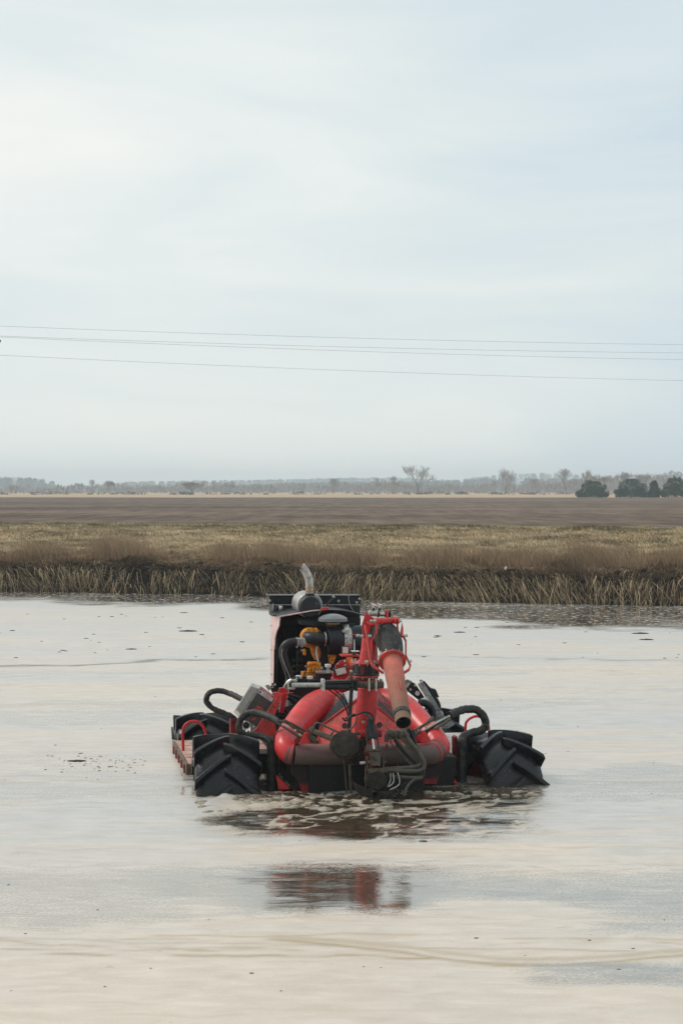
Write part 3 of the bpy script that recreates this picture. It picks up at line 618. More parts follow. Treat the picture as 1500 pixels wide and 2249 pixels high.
pinks = machine('sky_sheen_sheet', (0.74, 0.50, 0.47), 0.28, dirt=(0.50, 0.26, 0.23), dirtamt=0.3)  # pale pink holds the sky's reflection on the red sheet, painted in
deckm = machine('deck_boards', (0.56, 0.34, 0.27), 0.7, dirt=(0.20, 0.14, 0.10), dirtamt=0.6, dirtscale=4, bump=0.5)
deckg = machine('deck_boards_grey', (0.50, 0.47, 0.45), 0.6, dirt=(0.22, 0.16, 0.12), dirtamt=0.5, dirtscale=4, bump=0.5)
fasc = machine('deck_edge', (0.16, 0.115, 0.08), 0.7, dirt=(0.05, 0.035, 0.025), dirtamt=0.6, bump=0.6)
grip = machine('grip_strip', (0.055, 0.052, 0.052), 0.55, dirt=(0.20, 0.19, 0.185), dirtamt=0.35, dirtscale=20, bump=0.5)
wet = machine('wet_sheen_plate', (0.62, 0.60, 0.58), 0.25, dirt=(0.35, 0.30, 0.28), dirtamt=0.4)  # whitish shine of the wet metal put into the base colour
redsign = machine('sign_red', (0.62, 0.05, 0.03), 0.4, var=0.1)
bluesign = machine('sign_blue', (0.03, 0.05, 0.16), 0.4, var=0.1)
darkhole = machine('shade_inside', (0.004, 0.004, 0.004), 0.8)  # shade of the nozzle's bore put into a near-black colour

# ---- mesh builder
class MB:
    def __init__(s): s.v = []; s.f = []
    def add(s, v, f):
        k = len(s.v); s.v += [tuple(p) for p in v]; s.f += [tuple(k + i for i in q) for q in f]; return s
    def hexa(s, a, b):       # a, b: two matching quads of points
        s.add(list(a) + list(b), [(3, 2, 1, 0), (4, 5, 6, 7), (0, 1, 5, 4), (1, 2, 6, 5), (2, 3, 7, 6), (3, 0, 4, 7)]); return s
    def box(s, c, size, M=None):
        c = Vector(c); q = []
        for z in (-.5, .5):
            for x, y in ((-.5, -.5), (.5, -.5), (.5, .5), (-.5, .5)):
                p = Vector((x * size[0], y * size[1], z * size[2])); q.append(c + (M @ p if M else p))
        return s.hexa(q[:4], q[4:])
    def prism(s, pts, off):
        n = len(pts); off = Vector(off); a = [Vector(p) for p in pts]; b = [p + off for p in a]
        s.add(a + b, [tuple(range(n)), tuple(range(2 * n - 1, n - 1, -1))] + [(i, n + i, n + (i + 1) % n, (i + 1) % n) for i in range(n)]); return s
    def tube(s, pts, r, n=14, caps=True, sub=0, jit=0.0, sq=None, rnd=None, hollow=False):
        pts = [Vector(p) for p in pts]; r = list(r) if hasattr(r, '__len__') else [r] * len(pts)
        if sub:
            P2, r2 = [], []
            for i in range(len(pts) - 1):
                p0 = pts[max(i - 1, 0)]; p1 = pts[i]; p2 = pts[i + 1]; p3 = pts[min(i + 2, len(pts) - 1)]
                for k in range(sub):
                    u = k / sub
                    P2.append(0.5 * ((2 * p1) + (-p0 + p2) * u + (2 * p0 - 5 * p1 + 4 * p2 - p3) * u * u + (-p0 + 3 * p1 - 3 * p2 + p3) * u ** 3)); r2.append(r[i] * (1 - u) + r[i + 1] * u)
            P2.append(pts[-1]); r2.append(r[-1]); pts, r = P2, r2
        d0 = (pts[1] - pts[0]).normalized(); up = Vector((0, 0, 1)) if abs(d0.z) < 0.9 else Vector((0, 1, 0))
        A = d0.cross(up).normalized(); vv = []; m = len(pts)
        for i in range(m):
            d = (pts[min(i + 1, m - 1)] - pts[max(i - 1, 0)]).normalized()
            A = (A - d * A.dot(d)).normalized(); B = d.cross(A)
            for k in range(n):
                an = 2 * PI * k / n + (PI / n if n == 4 else 0); rr = r[i]
                if jit: rr *= 1 + jit * mnoise.noise(Vector((pts[i].x * 30 + math.cos(an) * 1.3, pts[i].y * 30 + math.sin(an) * 1.3, pts[i].z * 30)))
                ca, sa = math.cos(an), math.sin(an)
                if sq: ca *= sq
                vv.append(pts[i] + (A * ca + B * sa) * rr)
        ff = [(i * n + k, i * n + (k + 1) % n, (i + 1) * n + (k + 1) % n, (i + 1) * n + k) for i in range(m - 1) for k in range(n)]
        if caps: ff += [tuple(range(n - 1, -1, -1)), tuple(range((m - 1) * n, m * n))]
        return s.add(vv, ff)
    def cyl(s, p, q, r, n=18): return s.tube([p, q], [r, r], n)
    def ring(s, p, q, r, ri, n=28):      # open collar with real wall
        p, q = Vector(p), Vector(q); return s.tube([p, q, q, p, p], [r, r, ri, ri, r], n, caps=False) if False else s._ring(p, q, r, ri, n)
    def _ring(s, p, q, r, ri, n):
        d = (q - p).normalized(); up = Vector((0, 0, 1)) if abs(d.z) < 0.9 else Vector((0, 1, 0)); A = d.cross(up).normalized(); B = d.cross(A); vv = []
        for c, rr in ((p, r), (q, r), (q, ri), (p, ri)):
            for k in range(n): an = 2 * PI * k / n; vv.append(c + (A * math.cos(an) + B * math.sin(an)) * rr)
        return s.add(vv, [(j * n + k, j * n + (k + 1) % n, ((j + 1) % 4) * n + (k + 1) % n, ((j + 1) % 4) * n + k) for j in range(4) for k in range(n)])
    def ball(s, c, r, sc=(1, 1, 1), jit=0.0, sub=2):
        bm = bmesh.new(); bmesh.ops.create_icosphere(bm, subdivisions=sub, radius=1); c = Vector(c); vv = []
        for v in bm.verts:
            k = 1 + jit * mnoise.noise(v.co * 2.3 + c * 7); vv.append(c + Vector((v.co.x * sc[0], v.co.y * sc[1], v.co.z * sc[2])) * r * k)
        s.add(vv, [tuple(v.index for v in f.verts) for f in bm.faces]); bm.free(); return s
    def lathe(s, o, ax, prof, n=28):     # profile of (along, radius)
        o = Vector(o); ax = Vector(ax).normalized(); return s.tube_exact([o + ax * a for a, _ in prof], [max(b, 1e-4) for _, b in prof], ax, n)
    def tube_exact(s, pts, r, ax, n):
        up = Vector((0, 0, 1)) if abs(ax.z) < 0.9 else Vector((0, 1, 0)); A = ax.cross(up).normalized(); B = ax.cross(A); vv = []
        for p, rr in zip(pts, r):
            for k in range(n): an = 2 * PI * k / n; vv.append(p + (A * math.cos(an) + B * math.sin(an)) * rr)
        m = len(pts); return s.add(vv, [(i * n + k, i * n + (k + 1) % n, (i + 1) * n + (k + 1) % n, (i + 1) * n + k) for i in range(m - 1) for k in range(n)] + [tuple(range(n - 1, -1, -1)), tuple(range((m - 1) * n, m * n))])
    def out(s, name, m, parent=boat, bev=0.0, sm=40, lab=None):
        me = bpy.data.meshes.new(name); me.from_pydata(s.v, [], s.f); me.update()
        bm = bmesh.new(); bm.from_mesh(me); bmesh.ops.recalc_face_normals(bm, faces=bm.faces[:]); bm.to_mesh(me); bm.free()
        me.shade_smooth(); me.set_sharp_from_angle(angle=R(sm)); me.materials.append(m)
        o = bpy.data.objects.new(name, me); COL.objects.link(o); o.parent = parent
        if bev: md = o.modifiers.new('bevel', 'BEVEL'); md.width = bev; md.segments = 2; md.limit_method = 'ANGLE'; md.angle_limit = R(40)
        if lab: o['label'] = lab
        return o
def P(lst, v=None):          # [(px, py, v)] -> points
    return [L(a[0], a[1], a[2] if len(a) > 2 else v) for a in lst]
def plate(name, pts, v, th, m, parent=boat, bev=0.003, lab=None):
    return MB().prism(P(pts, v), (0, th, 0)).out(name, m, parent, bev, 30, lab)
def cylp(name, a, b, rpx, m, parent=boat, n=18, bev=0.002, lab=None):
    return MB().cyl(L(*a), L(*b), PX(a[2], rpx), n).out(name, m, parent, bev, 40, lab)
def hose(name, pts, rpx, m, v=None, parent=boat, sub=6, n=10, jit=0.0, lab=None):
    p = P(pts, v); return MB().tube(p, [PX(q[2] if len(q) > 2 else v, rpx) for q in pts], n, sub=sub, jit=jit).out(name, m, parent, 0, 60, lab)
def bolt(px_, py_, v, rpx=3.2, m=None, ax=(0, -1, 0), parent=boat):
    c = L(px_, py_, v); r = PX(v, rpx); ax = Vector(ax).normalized()
    return MB().tube([c, c + ax * r * 0.9], [r, r], 6).tube([c + ax * r * 0.9, c + ax * r * 1.7], [r * 0.5, r * 0.5], 8).out('bolt', m or steel, parent, 0.001)

# ---- wheels
WR, WW, NL = 0.63, 0.645, 11
def tyre_mesh():
    mb = MB(); hw = WW / 2
    prof = [(-hw + 0.10, 0.30), (-hw + 0.03, 0.34), (-hw, 0.42), (-hw + 0.005, 0.485), (-hw + 0.03, 0.515), (-hw + 0.10, 0.532), (-0.1, 0.548), (0.1, 0.548), (hw - 0.10, 0.532), (hw - 0.03, 0.515), (hw - 0.005, 0.485), (hw, 0.42), (hw - 0.03, 0.34), (hw - 0.10, 0.30)]
    n = 72; vv = []
    for x, r_ in prof:
        for k in range(n): an = 2 * PI * k / n; vv.append((x, math.sin(an) * r_, math.cos(an) * r_))
    m = len(prof); mb.add(vv, [(i * n + k, i * n + (k + 1) % n, (i + 1) * n + (k + 1) % n, (i + 1) * n + k) for i in range(m - 1) for k in range(n)]); return mb
def lug_mesh(s, dirn):
    """one chevron bar: from past the tread's middle out over the shoulder"""
    mb = MB(); hw = WW / 2; K = 10; rings = []
    for i in range(K + 1):
        u = i / K; x = s * (-0.035 + u * (hw + 0.012 + 0.035))
        an = dirn * (0.07 + 0.47 * u ** 1.1); th = 0.044 + 0.016 * u; tb = th * 1.7
        crown = 0.535 - 0.10 * max(0, (u - 0.82) / 0.18) ** 2
        top = WR - 0.022 * u ** 2 - 0.006 * (u < 0.05)
        q = []
        for r_, w_ in ((crown - 0.02, tb), (top - 0.006, th), (top, th * 0.86), (top, -th * 0.86), (top - 0.006, -th), (crown - 0.02, -tb)):
            a_ = an + w_ * 0.5 / r_; q.append(Vector((x, -math.sin(a_) * r_, math.cos(a_) * r_)))
        rings.append(q)
    n = 6; vv = [p for q in rings for p in q]
    ff = [(i * n + k, i * n + (k + 1) % n, (i + 1) * n + (k + 1) % n, (i + 1) * n + k) for i in range(K) for k in range(n)] + [tuple(range(n - 1, -1, -1)), tuple(range(K * n, (K + 1) * n))]
    return mb.add(vv, ff)
tm, lm, rm, hm_ = None, {}, None, None
for u, v, z, steer, spin, lab in ((-1.50, 0.0, -0.08, -4, 0.06, 'front tyre on the left of the photo'), (1.395, 0.0, -0.125, 10, 0.02, 'front tyre on the right of the photo'),
                                 (-1.42, 3.0, -0.265, 0, 0.30, 'rear tyre on the left of the photo'), (1.42, 3.0, -0.275, 0, 0.0, 'rear tyre on the right of the photo, mostly hidden')):
    if tm is None:
        o = tyre_mesh().out('tyre', tyr, boat, 0, 50); tm = o.data
    else: o = bpy.data.objects.new('tyre', tm); COL.objects.link(o); o.parent = boat
    o['label'] = lab; o.location = (u, v, z); o.rotation_euler = (spin, 0, R(steer))
    o.rotation_mode = 'XYZ'
    if rm is None:
        mb = MB(); mb.ring((-0.2, 0, 0), (0.2, 0, 0), 0.33, 0.30, 40); mb.lathe((-0.06, 0, 0), (1, 0, 0), [(0, 0.3), (0.03, 0.3), (0.05, 0.14), (0.12, 0.13), (0.13, 0.0)], 32)
        r_ = mb.out('rim', redhull, o, 0.004); rm = r_.data
    else: r_ = bpy.data.objects.new('rim', rm); COL.objects.link(r_); r_.parent = o
    for k in range(NL):
        for s in (-1, 1):
            if s not in lm: g_ = lug_mesh(s, 1).out('tread_lug', tyr, o, 0.003, 30); lm[s] = g_.data
            else: g_ = bpy.data.objects.new('tread_lug', lm[s]); COL.objects.link(g_); g_.parent = o; md = g_.modifiers.new('bevel', 'BEVEL'); md.width = 0.003; md.segments = 1; md.limit_method = 'ANGLE'; md.angle_limit = R(40)
            g_.rotation_euler = (2 * PI * (k + (0.5 if s > 0 else 0)) / NL, 0, 0)

# ---- hull, pontoons and decks
MB().hexa([Vector((-0.78, -0.30, -0.5)), Vector((0.80, -0.30, -0.5)), Vector((0.80, 3.3, -0.5)), Vector((-0.78, 3.3, -0.5))], [Vector((-0.86, -0.38, 0.30)), Vector((0.86, -0.38, 0.30)), Vector((0.80, 3.3, 0.42)), Vector((-0.80, 3.3, 0.42))]).out('hull', blkd, boat, 0.01)
for s in (-1, 1):
    MB().box((s * 1.27, 1.55, -0.14), (0.98, 1.62, 0.34)).out('pontoon', blkd, boat, 0.02)
    for k in range(4):
        m_ = deckm if s < 0 else deckg
        pk = MB().box((s * 1.27, 0.80 + 0.41 * k + 0.195, 0.105), (1.06, 0.39, 0.034)).out('plank', m_, boat, 0.004)
        if s < 0 and k % 2: pk.location.z = 0.003
    MB().box((s * 1.815, 1.61, 0.045), (0.03, 1.66, 0.15)).out('deck_edge', fasc, boat, 0.005)
    MB().box((s * 1.27, 0.782, 0.04), (1.06, 0.03, 0.15)).out('deck_edge', fasc, boat, 0.005)
    for k in range(5):
        MB().box((s * 1.83, 0.95 + 0.32 * k, -0.02), (0.03, 0.05, 0.22)).out('edge_rib', redhull, boat, 0.004)
    # axle housing and drive motor
    MB().cyl((s * 0.7, 0, -0.1), (s * 1.35, 0, -0.1), 0.09).out('axle', blkd, boat)
    MB().cyl((s * 0.7, 3.0, -0.27), (s * 1.35, 3.0, -0.27), 0.09).out('axle', blkd, boat)
MB().hexa(P([(566, 1655, 0.1), (608, 1655, 0.1), (606, 1700, 0.1), (570, 1700, 0.1)]), P([(566, 1645, 0.7), (612, 1645, 0.7), (610, 1690, 0.7), (570, 1690, 0.7)])).out('side_box', blkd, boat, 0.01)
# red feet that reach the water
plate('hull_foot', [(640, 1672), (679, 1672), (679, 1738), (664, 1738), (652, 1712), (640, 1700)], -0.42, 0.05, redfoot)
plate('hull_foot', [(932, 1668), (975, 1668), (968, 1700), (958, 1722), (932, 1722)], -0.42, 0.05, redfoot)
plate('dark_panel', [(679, 1665), (792, 1665), (792, 1742), (679, 1742)], -0.46, 0.03, blkd)
plate('dark_panel', [(850, 1665), (932, 1665), (932, 1738), (850, 1738)], -0.46, 0.03, blkd)
for pts in ([(606, 1703), (622, 1716), (637, 1733), (612, 1735)], [(992, 1701), (1004, 1720), (980, 1722)]):
    MB().prism(P(pts, -0.34), (0.03, 0.16, -0.02)).out('fin', red, boat, 0.004)
plate('fin_bracket', [(974, 1712), (1003, 1690), (1005, 1700), (990, 1712)], -0.22, 0.03, blkd)
plate('motor_plate', [(998, 1620), (1004, 1617), (1005, 1712), (999, 1712)], -0.10, 0.12, redhull)
plate('motor_plate', [(604, 1640), (612, 1640), (612, 1728), (604, 1728)], -0.10, 0.12, blkd)
for k, (a_, b_) in enumerate((((604, 1700), (609, 1735)), ((622, 1668), (624, 1720)))): cylp('strut', (*a_, -0.25), (*b_, -0.25), 1.5, blkd)

# ---- nose panels
def face(name, pts, m, th=0.02, lab=None, bev=0.003): return MB().prism(P(pts), (0, th, 0)).out(name, m, boat, bev, 30, lab)
face('nose_panel', [(796, 1528, 0.10), (703, 1596, 0.02), (697, 1630, -0.25), (697, 1668, -0.36), (800, 1668, -0.44), (800, 1600, -0.30)], redw, 0.03)
face('nose_panel', [(818, 1545, 0.02), (874, 1592, 0.0), (892, 1612, -0.15), (892, 1668, -0.36), (800, 1668, -0.44), (800, 1600, -0.30)], redw, 0.03)
face('nose_panel', [(892, 1612, -0.15), (940, 1630, -0.05), (940, 1668, -0.36), (892, 1668, -0.36)], redhull, 0.03)
face('nose_panel', [(655, 1640, -0.05), (697, 1626, -0.24), (697, 1668, -0.36), (655, 1668, -0.3)], redhull, 0.03)
MB().tube(P([(797, 1526, 0.09), (704, 1594, 0.01), (698, 1628, -0.26)]), 0.012, 4).out('panel_lip', redw, boat, 0.002)
MB().tube(P([(822, 1546, 0.01), (874, 1590, -0.01), (893, 1610, -0.16)]), 0.012, 4).out('panel_lip', redw, boat, 0.002)
face('grip_strip', [(706, 1588, 0.15), (716, 1591, 0.12), (766, 1546, 0.3), (755, 1522, 0.38)], grip)
face('wet_sheen_plate', [(755, 1522, 0.36), (766, 1546, 0.29), (792, 1527, 0.32), (792, 1508, 0.42)], wet)
face('grip_strip', [(828, 1535, 0.25), (873, 1574, 0.12), (868, 1585, 0.10), (826, 1551, 0.2)], grip)
face('side_wall', [(745, 1520, 0.45), (757, 1522, 0.40), (706, 1590, 0.16), (697, 1588, 0.2)], redhull)
face('side_wall', [(830, 1515, 0.5), (885, 1570, 0.2), (873, 1576, 0.13), (828, 1533, 0.27)], redhull)
for x_, y_ in ((757, 1594), (833, 1592)): MB().cyl(L(x_, y_, -0.235), L(x_, y_, -0.20), PX(-.2, 6.5), 24).out('warning_disc', grip, boat, 0.002)

# ---- the ring pipe: front header and the two thick arms
pl = [(645, 1655, -0.490), (638, 1653.5, -0.475), (632, 1647, -0.445), (629, 1637, -0.38), (634, 1618, -0.24), (648, 1598, -0.05), (668, 1573, 0.15), (692, 1551, 0.38), (722, 1541, 0.62), (760, 1541, 0.85), (790, 1545, 0.95)]
rl = [.1085, .1135, .118, .122, .128, .136, .146, .152, .154, .154, .15]
MB().tube(P(pl), rl, 36, sub=6).out('ring_pipe', redpipe, boat, 0, 60, 'left arm of the thick red pipe')
MB().tube(P([(646, 1655.5, -.492), (690, 1657, -.5), (790, 1657, -.5), (900, 1656, -.5), (938, 1656, -.50), (953, 1653, -.475), (959, 1646, -.43)]), [.108, .108, .108, .108, .110, .114, .119], 36, sub=6).out('header_pipe', headm, boat, 0, 60, 'slime-blackened straight front length of the thick red pipe')
MB().tube(P([(646, 1655.5, -.492), (641, 1654.5, -.485), (638, 1653.5, -.475)]), [.109, .112, .113], 36, sub=3).out('header_end', headm, boat, 0, 60)
pr = [(955, 1651.5, -0.465), (957, 1649, -0.45), (961, 1644, -0.42), (962, 1638, -0.38), (951, 1621, -0.24), (932, 1602, -0.05), (912, 1580, 0.15), (886, 1556, 0.38), (858, 1544, 0.62), (820, 1541, 0.85), (790, 1545, 0.95)]
MB().tube(P(pr), rl, 36, sub=6).out('ring_pipe', redpipe, boat, 0, 60, 'right arm of the thick red pipe')
for a_, b_, r_ in (((644, 1654, -.485), (641, 1653, -.48), .119), ((631, 1624, -.28), (632, 1621, -.265), .1335), ((951, 1654, -.485), (954, 1653, -.475), .119)):
    MB().cyl(L(*a_), L(*b_), r_, 36).out('weld_seam', redpipe, boat, 0.004)
MB().ball(L(752, 1512, 0.75), 0.16, (1.5, 1.0, 0.75)).out('pipe_hump', red, boat, 0, 180)

# ---- standing column, swivel and flanges
MB().tube(P([(797, 1650, -0.40), (801, 1590, -0.40), (806, 1545, -0.40), (809, 1508, -0.40)]), [.098, .103, .108, .108], 36, sub=4).out('column', red, boat, 0, 60)
def flange(name, x, y, rpx, hpx, m, v=-0.40, nb=0):
    c = L(x, y, v); r_ = PX(v, rpx); h_ = PX(v, hpx)
    o = MB().cyl(c - Vector((0, 0, h_ / 2)), c + Vector((0, 0, h_ / 2)), r_, 40).out(name, m, boat, 0.003)
    for k in range(nb):
        an = 2 * PI * (k + .5) / nb; q = c + Vector((math.cos(an), math.sin(an), 0)) * r_ * 0.88
        MB().tube([q - Vector((0, 0, h_ * 1.6)), q + Vector((0, 0, h_ * 2.2))], .0085, 6).out('flange_bolt', steel, o, 0.001)
    return o
flange('flange', 813, 1511, 29, 2.6, redw); flange('flange', 813, 1497, 29, 2.6, redw, nb=10)
flange('collar', 811, 1504, 23, 13, blk); flange('collar', 805, 1490, 25, 12, redhull)
flange('flange', 802, 1484, 31, 3, redw, nb=8); flange('seal_ring', 802, 1480, 31, 4, blk)
flange('swivel', 803, 1468, 25, 22, blk); flange('flange', 801, 1455, 32, 3, redw, nb=10)
for k in range(4): an = (k + .7) * PI / 2; c = L(803, 1468, -0.40); MB().box(c + Vector((math.cos(an) * .125, math.sin(an) * .125, 0)), (.03, .03, PX(0, 22))).out('swivel_strut', redhull, boat, 0.003)
MB().tube(P([(809, 1454, -0.40), (811, 1425, -0.40), (812, 1398, -0.38), (818, 1380, -0.33)]), [.100, .085, .078, .072], 30, sub=4).out('upper_pipe', red, boat, 0, 60)
face('gusset', [(796, 1400, -.50), (795, 1372, -.50), (803, 1345, -.50), (824, 1360, -.50), (815, 1376, -.50), (805, 1404, -.50)], red, 0.016)
face('gusset', [(860, 1352, -.42), (868, 1362, -.42), (858, 1362, -.42)], red, 0.012)
# rubber elbow
MB().tube(P([(816, 1396, -.34), (828, 1386, -.42), (846, 1393, -.54), (856, 1412, -.64), (860, 1432, -.72), (861, 1444, -.77)]), [.088, .116, .134, .130, .116, .106], 32, sub=6, jit=0.03).out('rubber_elbow', rubw, boat, 0, 60)
MB()._ring(L(817, 1396, -.34), L(822, 1392, -.37), .100, .08, 30).out('elbow_rim', steel, boat, 0.003)
nz = (L(886, 1592, -1.62) - L(861, 1452, -0.78)).normalized(); c0 = L(861, 1450, -0.77)
MB()._ring(c0 - nz * .06, c0 - nz * .03, .124, .10, 36).out('clamp_band', steel, boat, 0.003)
MB()._ring(c0 - nz * .022, c0 + nz * .004, .127, .10, 36).out('clamp_band', steel, boat, 0.003)
for k in range(12):
    an = 2 * PI * k / 12; A_ = nz.cross(Vector((0, 0, 1))).normalized(); B_ = nz.cross(A_); q = c0 + (A_ * math.cos(an) + B_ * math.sin(an)) * .127 - nz * .055
    MB().tube([q - nz * .012, q + nz * .045], .010, 6).out('clamp_bolt', steel, boat, 0.001)
MB().cyl(c0 + nz * .005, c0 + nz * .022, .140, 40).out('nozzle_flange', redw, boat, 0.003)
tip = L(886, 1588, -1.62); n0 = c0 + nz * .02
MB().tube([n0, n0.lerp(tip, .5), n0.lerp(tip, .86)], [.100, .091, .079], 36).out('nozzle', nozm, boat, 0, 60)
e0 = n0.lerp(tip, .84); MB()._ring(e0, e0 + nz * .05, .088, .06, 36).out('nozzle_ring', rubw, boat, 0.004)
MB()._ring(e0 + nz * .03, tip, .077, .071, 36).out('nozzle_tip', nozm, boat, 0.002)
MB()._ring(e0 + nz * .03, tip - nz * .012, .0708, .069, 36).out('nozzle_shade_sleeve', darkhole, boat); MB().cyl(e0 + nz * .032, e0 + nz * .036, .0705, 30).out('nozzle_shade_disc', darkhole, boat)  # black sleeve and disc added to darken the open mouth
q = n0.lerp(tip, .52); sd_ = Vector((0.15, -0.5, 0.85)).normalized()
MB().tube([q + sd_ * .090 - nz * .05, q + sd_ * .115 - nz * .02, q + sd_ * .115 + nz * .04, q + sd_ * .088 + nz * .07], .010, 6).out('nozzle_lug', nozm, boat, 0.001)
# red brackets round the elbow
def bar(name, pts, rpx=3.6, m=red, lab=None, sq=0.55):
    p = P(pts); return MB().tube(p, [PX(q[2], rpx) for q in pts], 4, sq=sq).out(name, m, boat, 0.003, 30, lab)
bar('bracket_arm', [(871, 1358, -.55), (874, 1390, -.58), (887, 1400, -.62), (891, 1408, -.64), (891, 1440, -.74), (901, 1462, -.80), (898, 1471, -.84), (881, 1481, -.88)], 4.6, redw)
bar('bracket_arm', [(826, 1366, -.62), (827, 1391, -.66), (816, 1406, -.68), (816, 1440, -.72), (818, 1450, -.72)], 4.2)
bar('bracket_arm', [(801, 1372, -.60), (806, 1400, -.64), (812, 1445, -.74), (818, 1463, -.80), (842, 1478, -.88)], 5.0, redw)
bar('bracket_arm', [(806, 1366, -.55), (812, 1372, -.58), (828, 1369, -.62)], 3.2)
MB().tube(P([(881, 1398, -.60), (883, 1380, -.58), (882.5, 1368, -.57)]), [.024, .014, .004], 4).out('bracket_spike', red, boat, 0.001)
MB().tube(P([(865, 1392, -.56), (880, 1398, -.6)]), .018, 4).out('bracket_link', redhull, boat, 0.001)
MB().cyl(L(824, 1364, -.62), L(876, 1363, -.56), PX(-.6, 6.2), 20).out('cross_tube', red, boat, 0.003)
for x_ in (828, 838, 866, 873): MB().cyl(L(x_, 1364, -.61), L(x_ + 2.2, 1364, -.61), PX(-.6, 7.6), 20).out('tube_collar', redw, boat, 0.002)
for x_, y_, v_ in ((816, 1364, -.66), (822, 1364, -.66), (786, 1396, -.66), (794, 1397, -.68), (812, 1397, -.70), (805, 1453, -.84), (891, 1396, -.66), (900, 1452, -.84), (878, 1364, -.58)):
    MB().tube([L(x_ - 3.5, y_, v_), L(x_ + 3.5, y_, v_)], PX(v_, 3.6), 6).out('pin_bolt', steel, boat, 0.001)
hose('pin_stay', [(770, 1394), (784, 1394)], 1.0, red, -.62, sub=1, n=6)
# swivel coupling on top
MB().cyl(L(809, 1347, -.45), L(834, 1347, -.45), PX(-.4, 6.0), 18).out('coupling', steel, boat, 0.003)
for x_ in (811, 827): MB().cyl(L(x_, 1347, -.45), L(x_ + 2.5, 1347, -.45), PX(-.4, 7.4), 18).out('coupling_nut', steel, boat, 0.002)
for x_, w_ in ((829, 3), (845, 3.5), (853, 4)): MB().cyl(L(x_, 1348, -.46), L(x_ + w_, 1348, -.46), PX(-.4, 8.0), 18).out('rubber_ring', blk, boat, 0.003)
MB().cyl(L(833, 1349, -.47), L(845, 1349, -.47), PX(-.4, 5.4), 6).out('coupling_nut', steel, boat, 0.002)
MB().tube(P([(847, 1340, -.5), (850, 1346, -.5), (850, 1362, -.52)]), PX(-.4, 2.6), 6, sub=3).out('stay', red, boat)
for x_ in (820, 834):
    cylp('valve_stem', (x_, 1341, -.45), (x_, 1335, -.45), 2.6, blk); cylp('valve_stem', (x_, 1335, -.45), (x_ - 1, 1329, -.45), 2.2, chrome)
    MB().tube(P([(x_ - 5, 1326, -.45), (x_, 1328.5, -.45), (x_ + 5, 1329.5, -.45)]), PX(-.4, 1.7), 8).out('valve_handle', chrome, boat)
MB().tube(P([(823, 1330, -.46), (831, 1332, -.46)]), PX(-.4, 1.5), 8).out('valve_handle', chrome, boat)

# ---- side-to-side ram in front of the column
cylp('ram_rod', (641, 1504.5, -.60), (712, 1504.5, -.60), 5.0, rod)
MB().box(L(709, 1504, -.60), (PX(0, 6), .10, PX(0, 25))).out('ram_gland', steel, boat, 0.004)
cylp('ram_barrel', (711, 1507, -.60), (777, 1507, -.60), 8.2, blk)
MB().box(L(745, 1497, -.60), (PX(0, 76), .08, PX(0, 6))).out('ram_guard', blk, boat, 0.004)
cylp('ram_tail', (777, 1504, -.58), (842, 1504, -.58), 7.0, mudst)
for x_ in (772, 781): MB().box(L(x_, 1504, -.60), (PX(0, 5), .11, PX(0, 24))).out('ram_clamp', blk, boat, 0.003)
MB().tube(P([(648, 1512, -.58), (634, 1512, -.58), (633, 1500, -.58), (640, 1494, -.58), (652, 1494, -.58)]), PX(0, 2.6), 6).out('ram_eye', steel, boat, 0.001)
cylp('fitting', (771, 1476, -.62), (771, 1496, -.62), 3.4, mudst); bolt(771, 1474, -.62, 3.4, steel)
for x0_, x1_ in ((826, 829), (811, 813)): cylp('standoff_bolt', (x0_, 1490, -.74), (x0_, 1518, -.74), 2.2, steel)
hose('drop_hose', [(772, 1512), (770, 1545), (768, 1580), (767, 1610), (776, 1640)], 4.3, rub, -.66)
hose('thin_hose', [(722, 1515), (745, 1532), (760, 1556), (767, 1586)], 1.6, rub, -.62)
hose('thin_hose', [(735, 1515), (752, 1532), (764, 1552), (768, 1580)], 1.6, rub, -.63)

# ---- front arm, pump and hitch
cylp('arm_pin', (778, 1611, -.72), (800, 1611, -.72), 3.2, mudst); cylp('arm_pin_boss', (790, 1611, -.70), (800, 1611, -.70), 8, red); cylp('arm_pin_boss', (829, 1611, -.78), (837, 1611, -.78), 8, redhull)
plate('clevis', [(796, 1585), (804, 1583), (804, 1640), (786, 1640), (786, 1622), (794, 1615)], -.60, .02, red)
bar('arm_plate', [(803, 1592, -.80), (806, 1625, -.86), (812, 1660, -.92), (815, 1690, -.95)], 3.6, mudst, sq=.5)
bar('arm_plate', [(823, 1590, -.80), (829, 1625, -.86), (834, 1660, -.92), (834, 1684, -.95)], 3.8, mudst, sq=.5)
MB().tube(P([(812, 1578, -.82), (815, 1600, -.85), (817, 1624, -.88)]), [PX(0, 7), PX(0, 8.5), PX(0, 9.5)], 16).out('arm_ram', blk, boat, 0.004)
cylp('arm_ram_rod', (817, 1618, -.90), (821, 1646, -.90), 3.8, chrome)
cylp('arm_crosspin', (803, 1648, -.90), (832, 1648, -.90), 5.0, mudst)
MB().hexa(P([(812, 1652, -.96), (836, 1652, -.96), (836, 1682, -.98), (813, 1682, -.98)]), P([(812, 1652, -.80), (836, 1652, -.80), (836, 1682, -.80), (813, 1682, -.80)])).out('arm_foot', mudst, boat, 0.006)
for x_, y_ in ((819, 1664), (824, 1670)): bolt(x_, y_, -.97, 1.8, blk)
cylp('hitch_pin', (790, 1676, -.92), (812, 1674, -.92), 3.4, steel); cylp('hitch_pin', (834, 1674, -.92), (848, 1674, -.92), 3.2, mudst)
for x_ in (806, 841): MB().box(L(x_, 1677, -.93), (PX(0, 3.5), .06, PX(0, 30))).out('hitch_lug', mudst, boat, 0.006)
cylp('hitch_nut', (802, 1675, -.92), (808, 1675, -.92), 7, blk); cylp('hitch_nut', (836, 1675, -.92), (839, 1675, -.92), 7, blk)
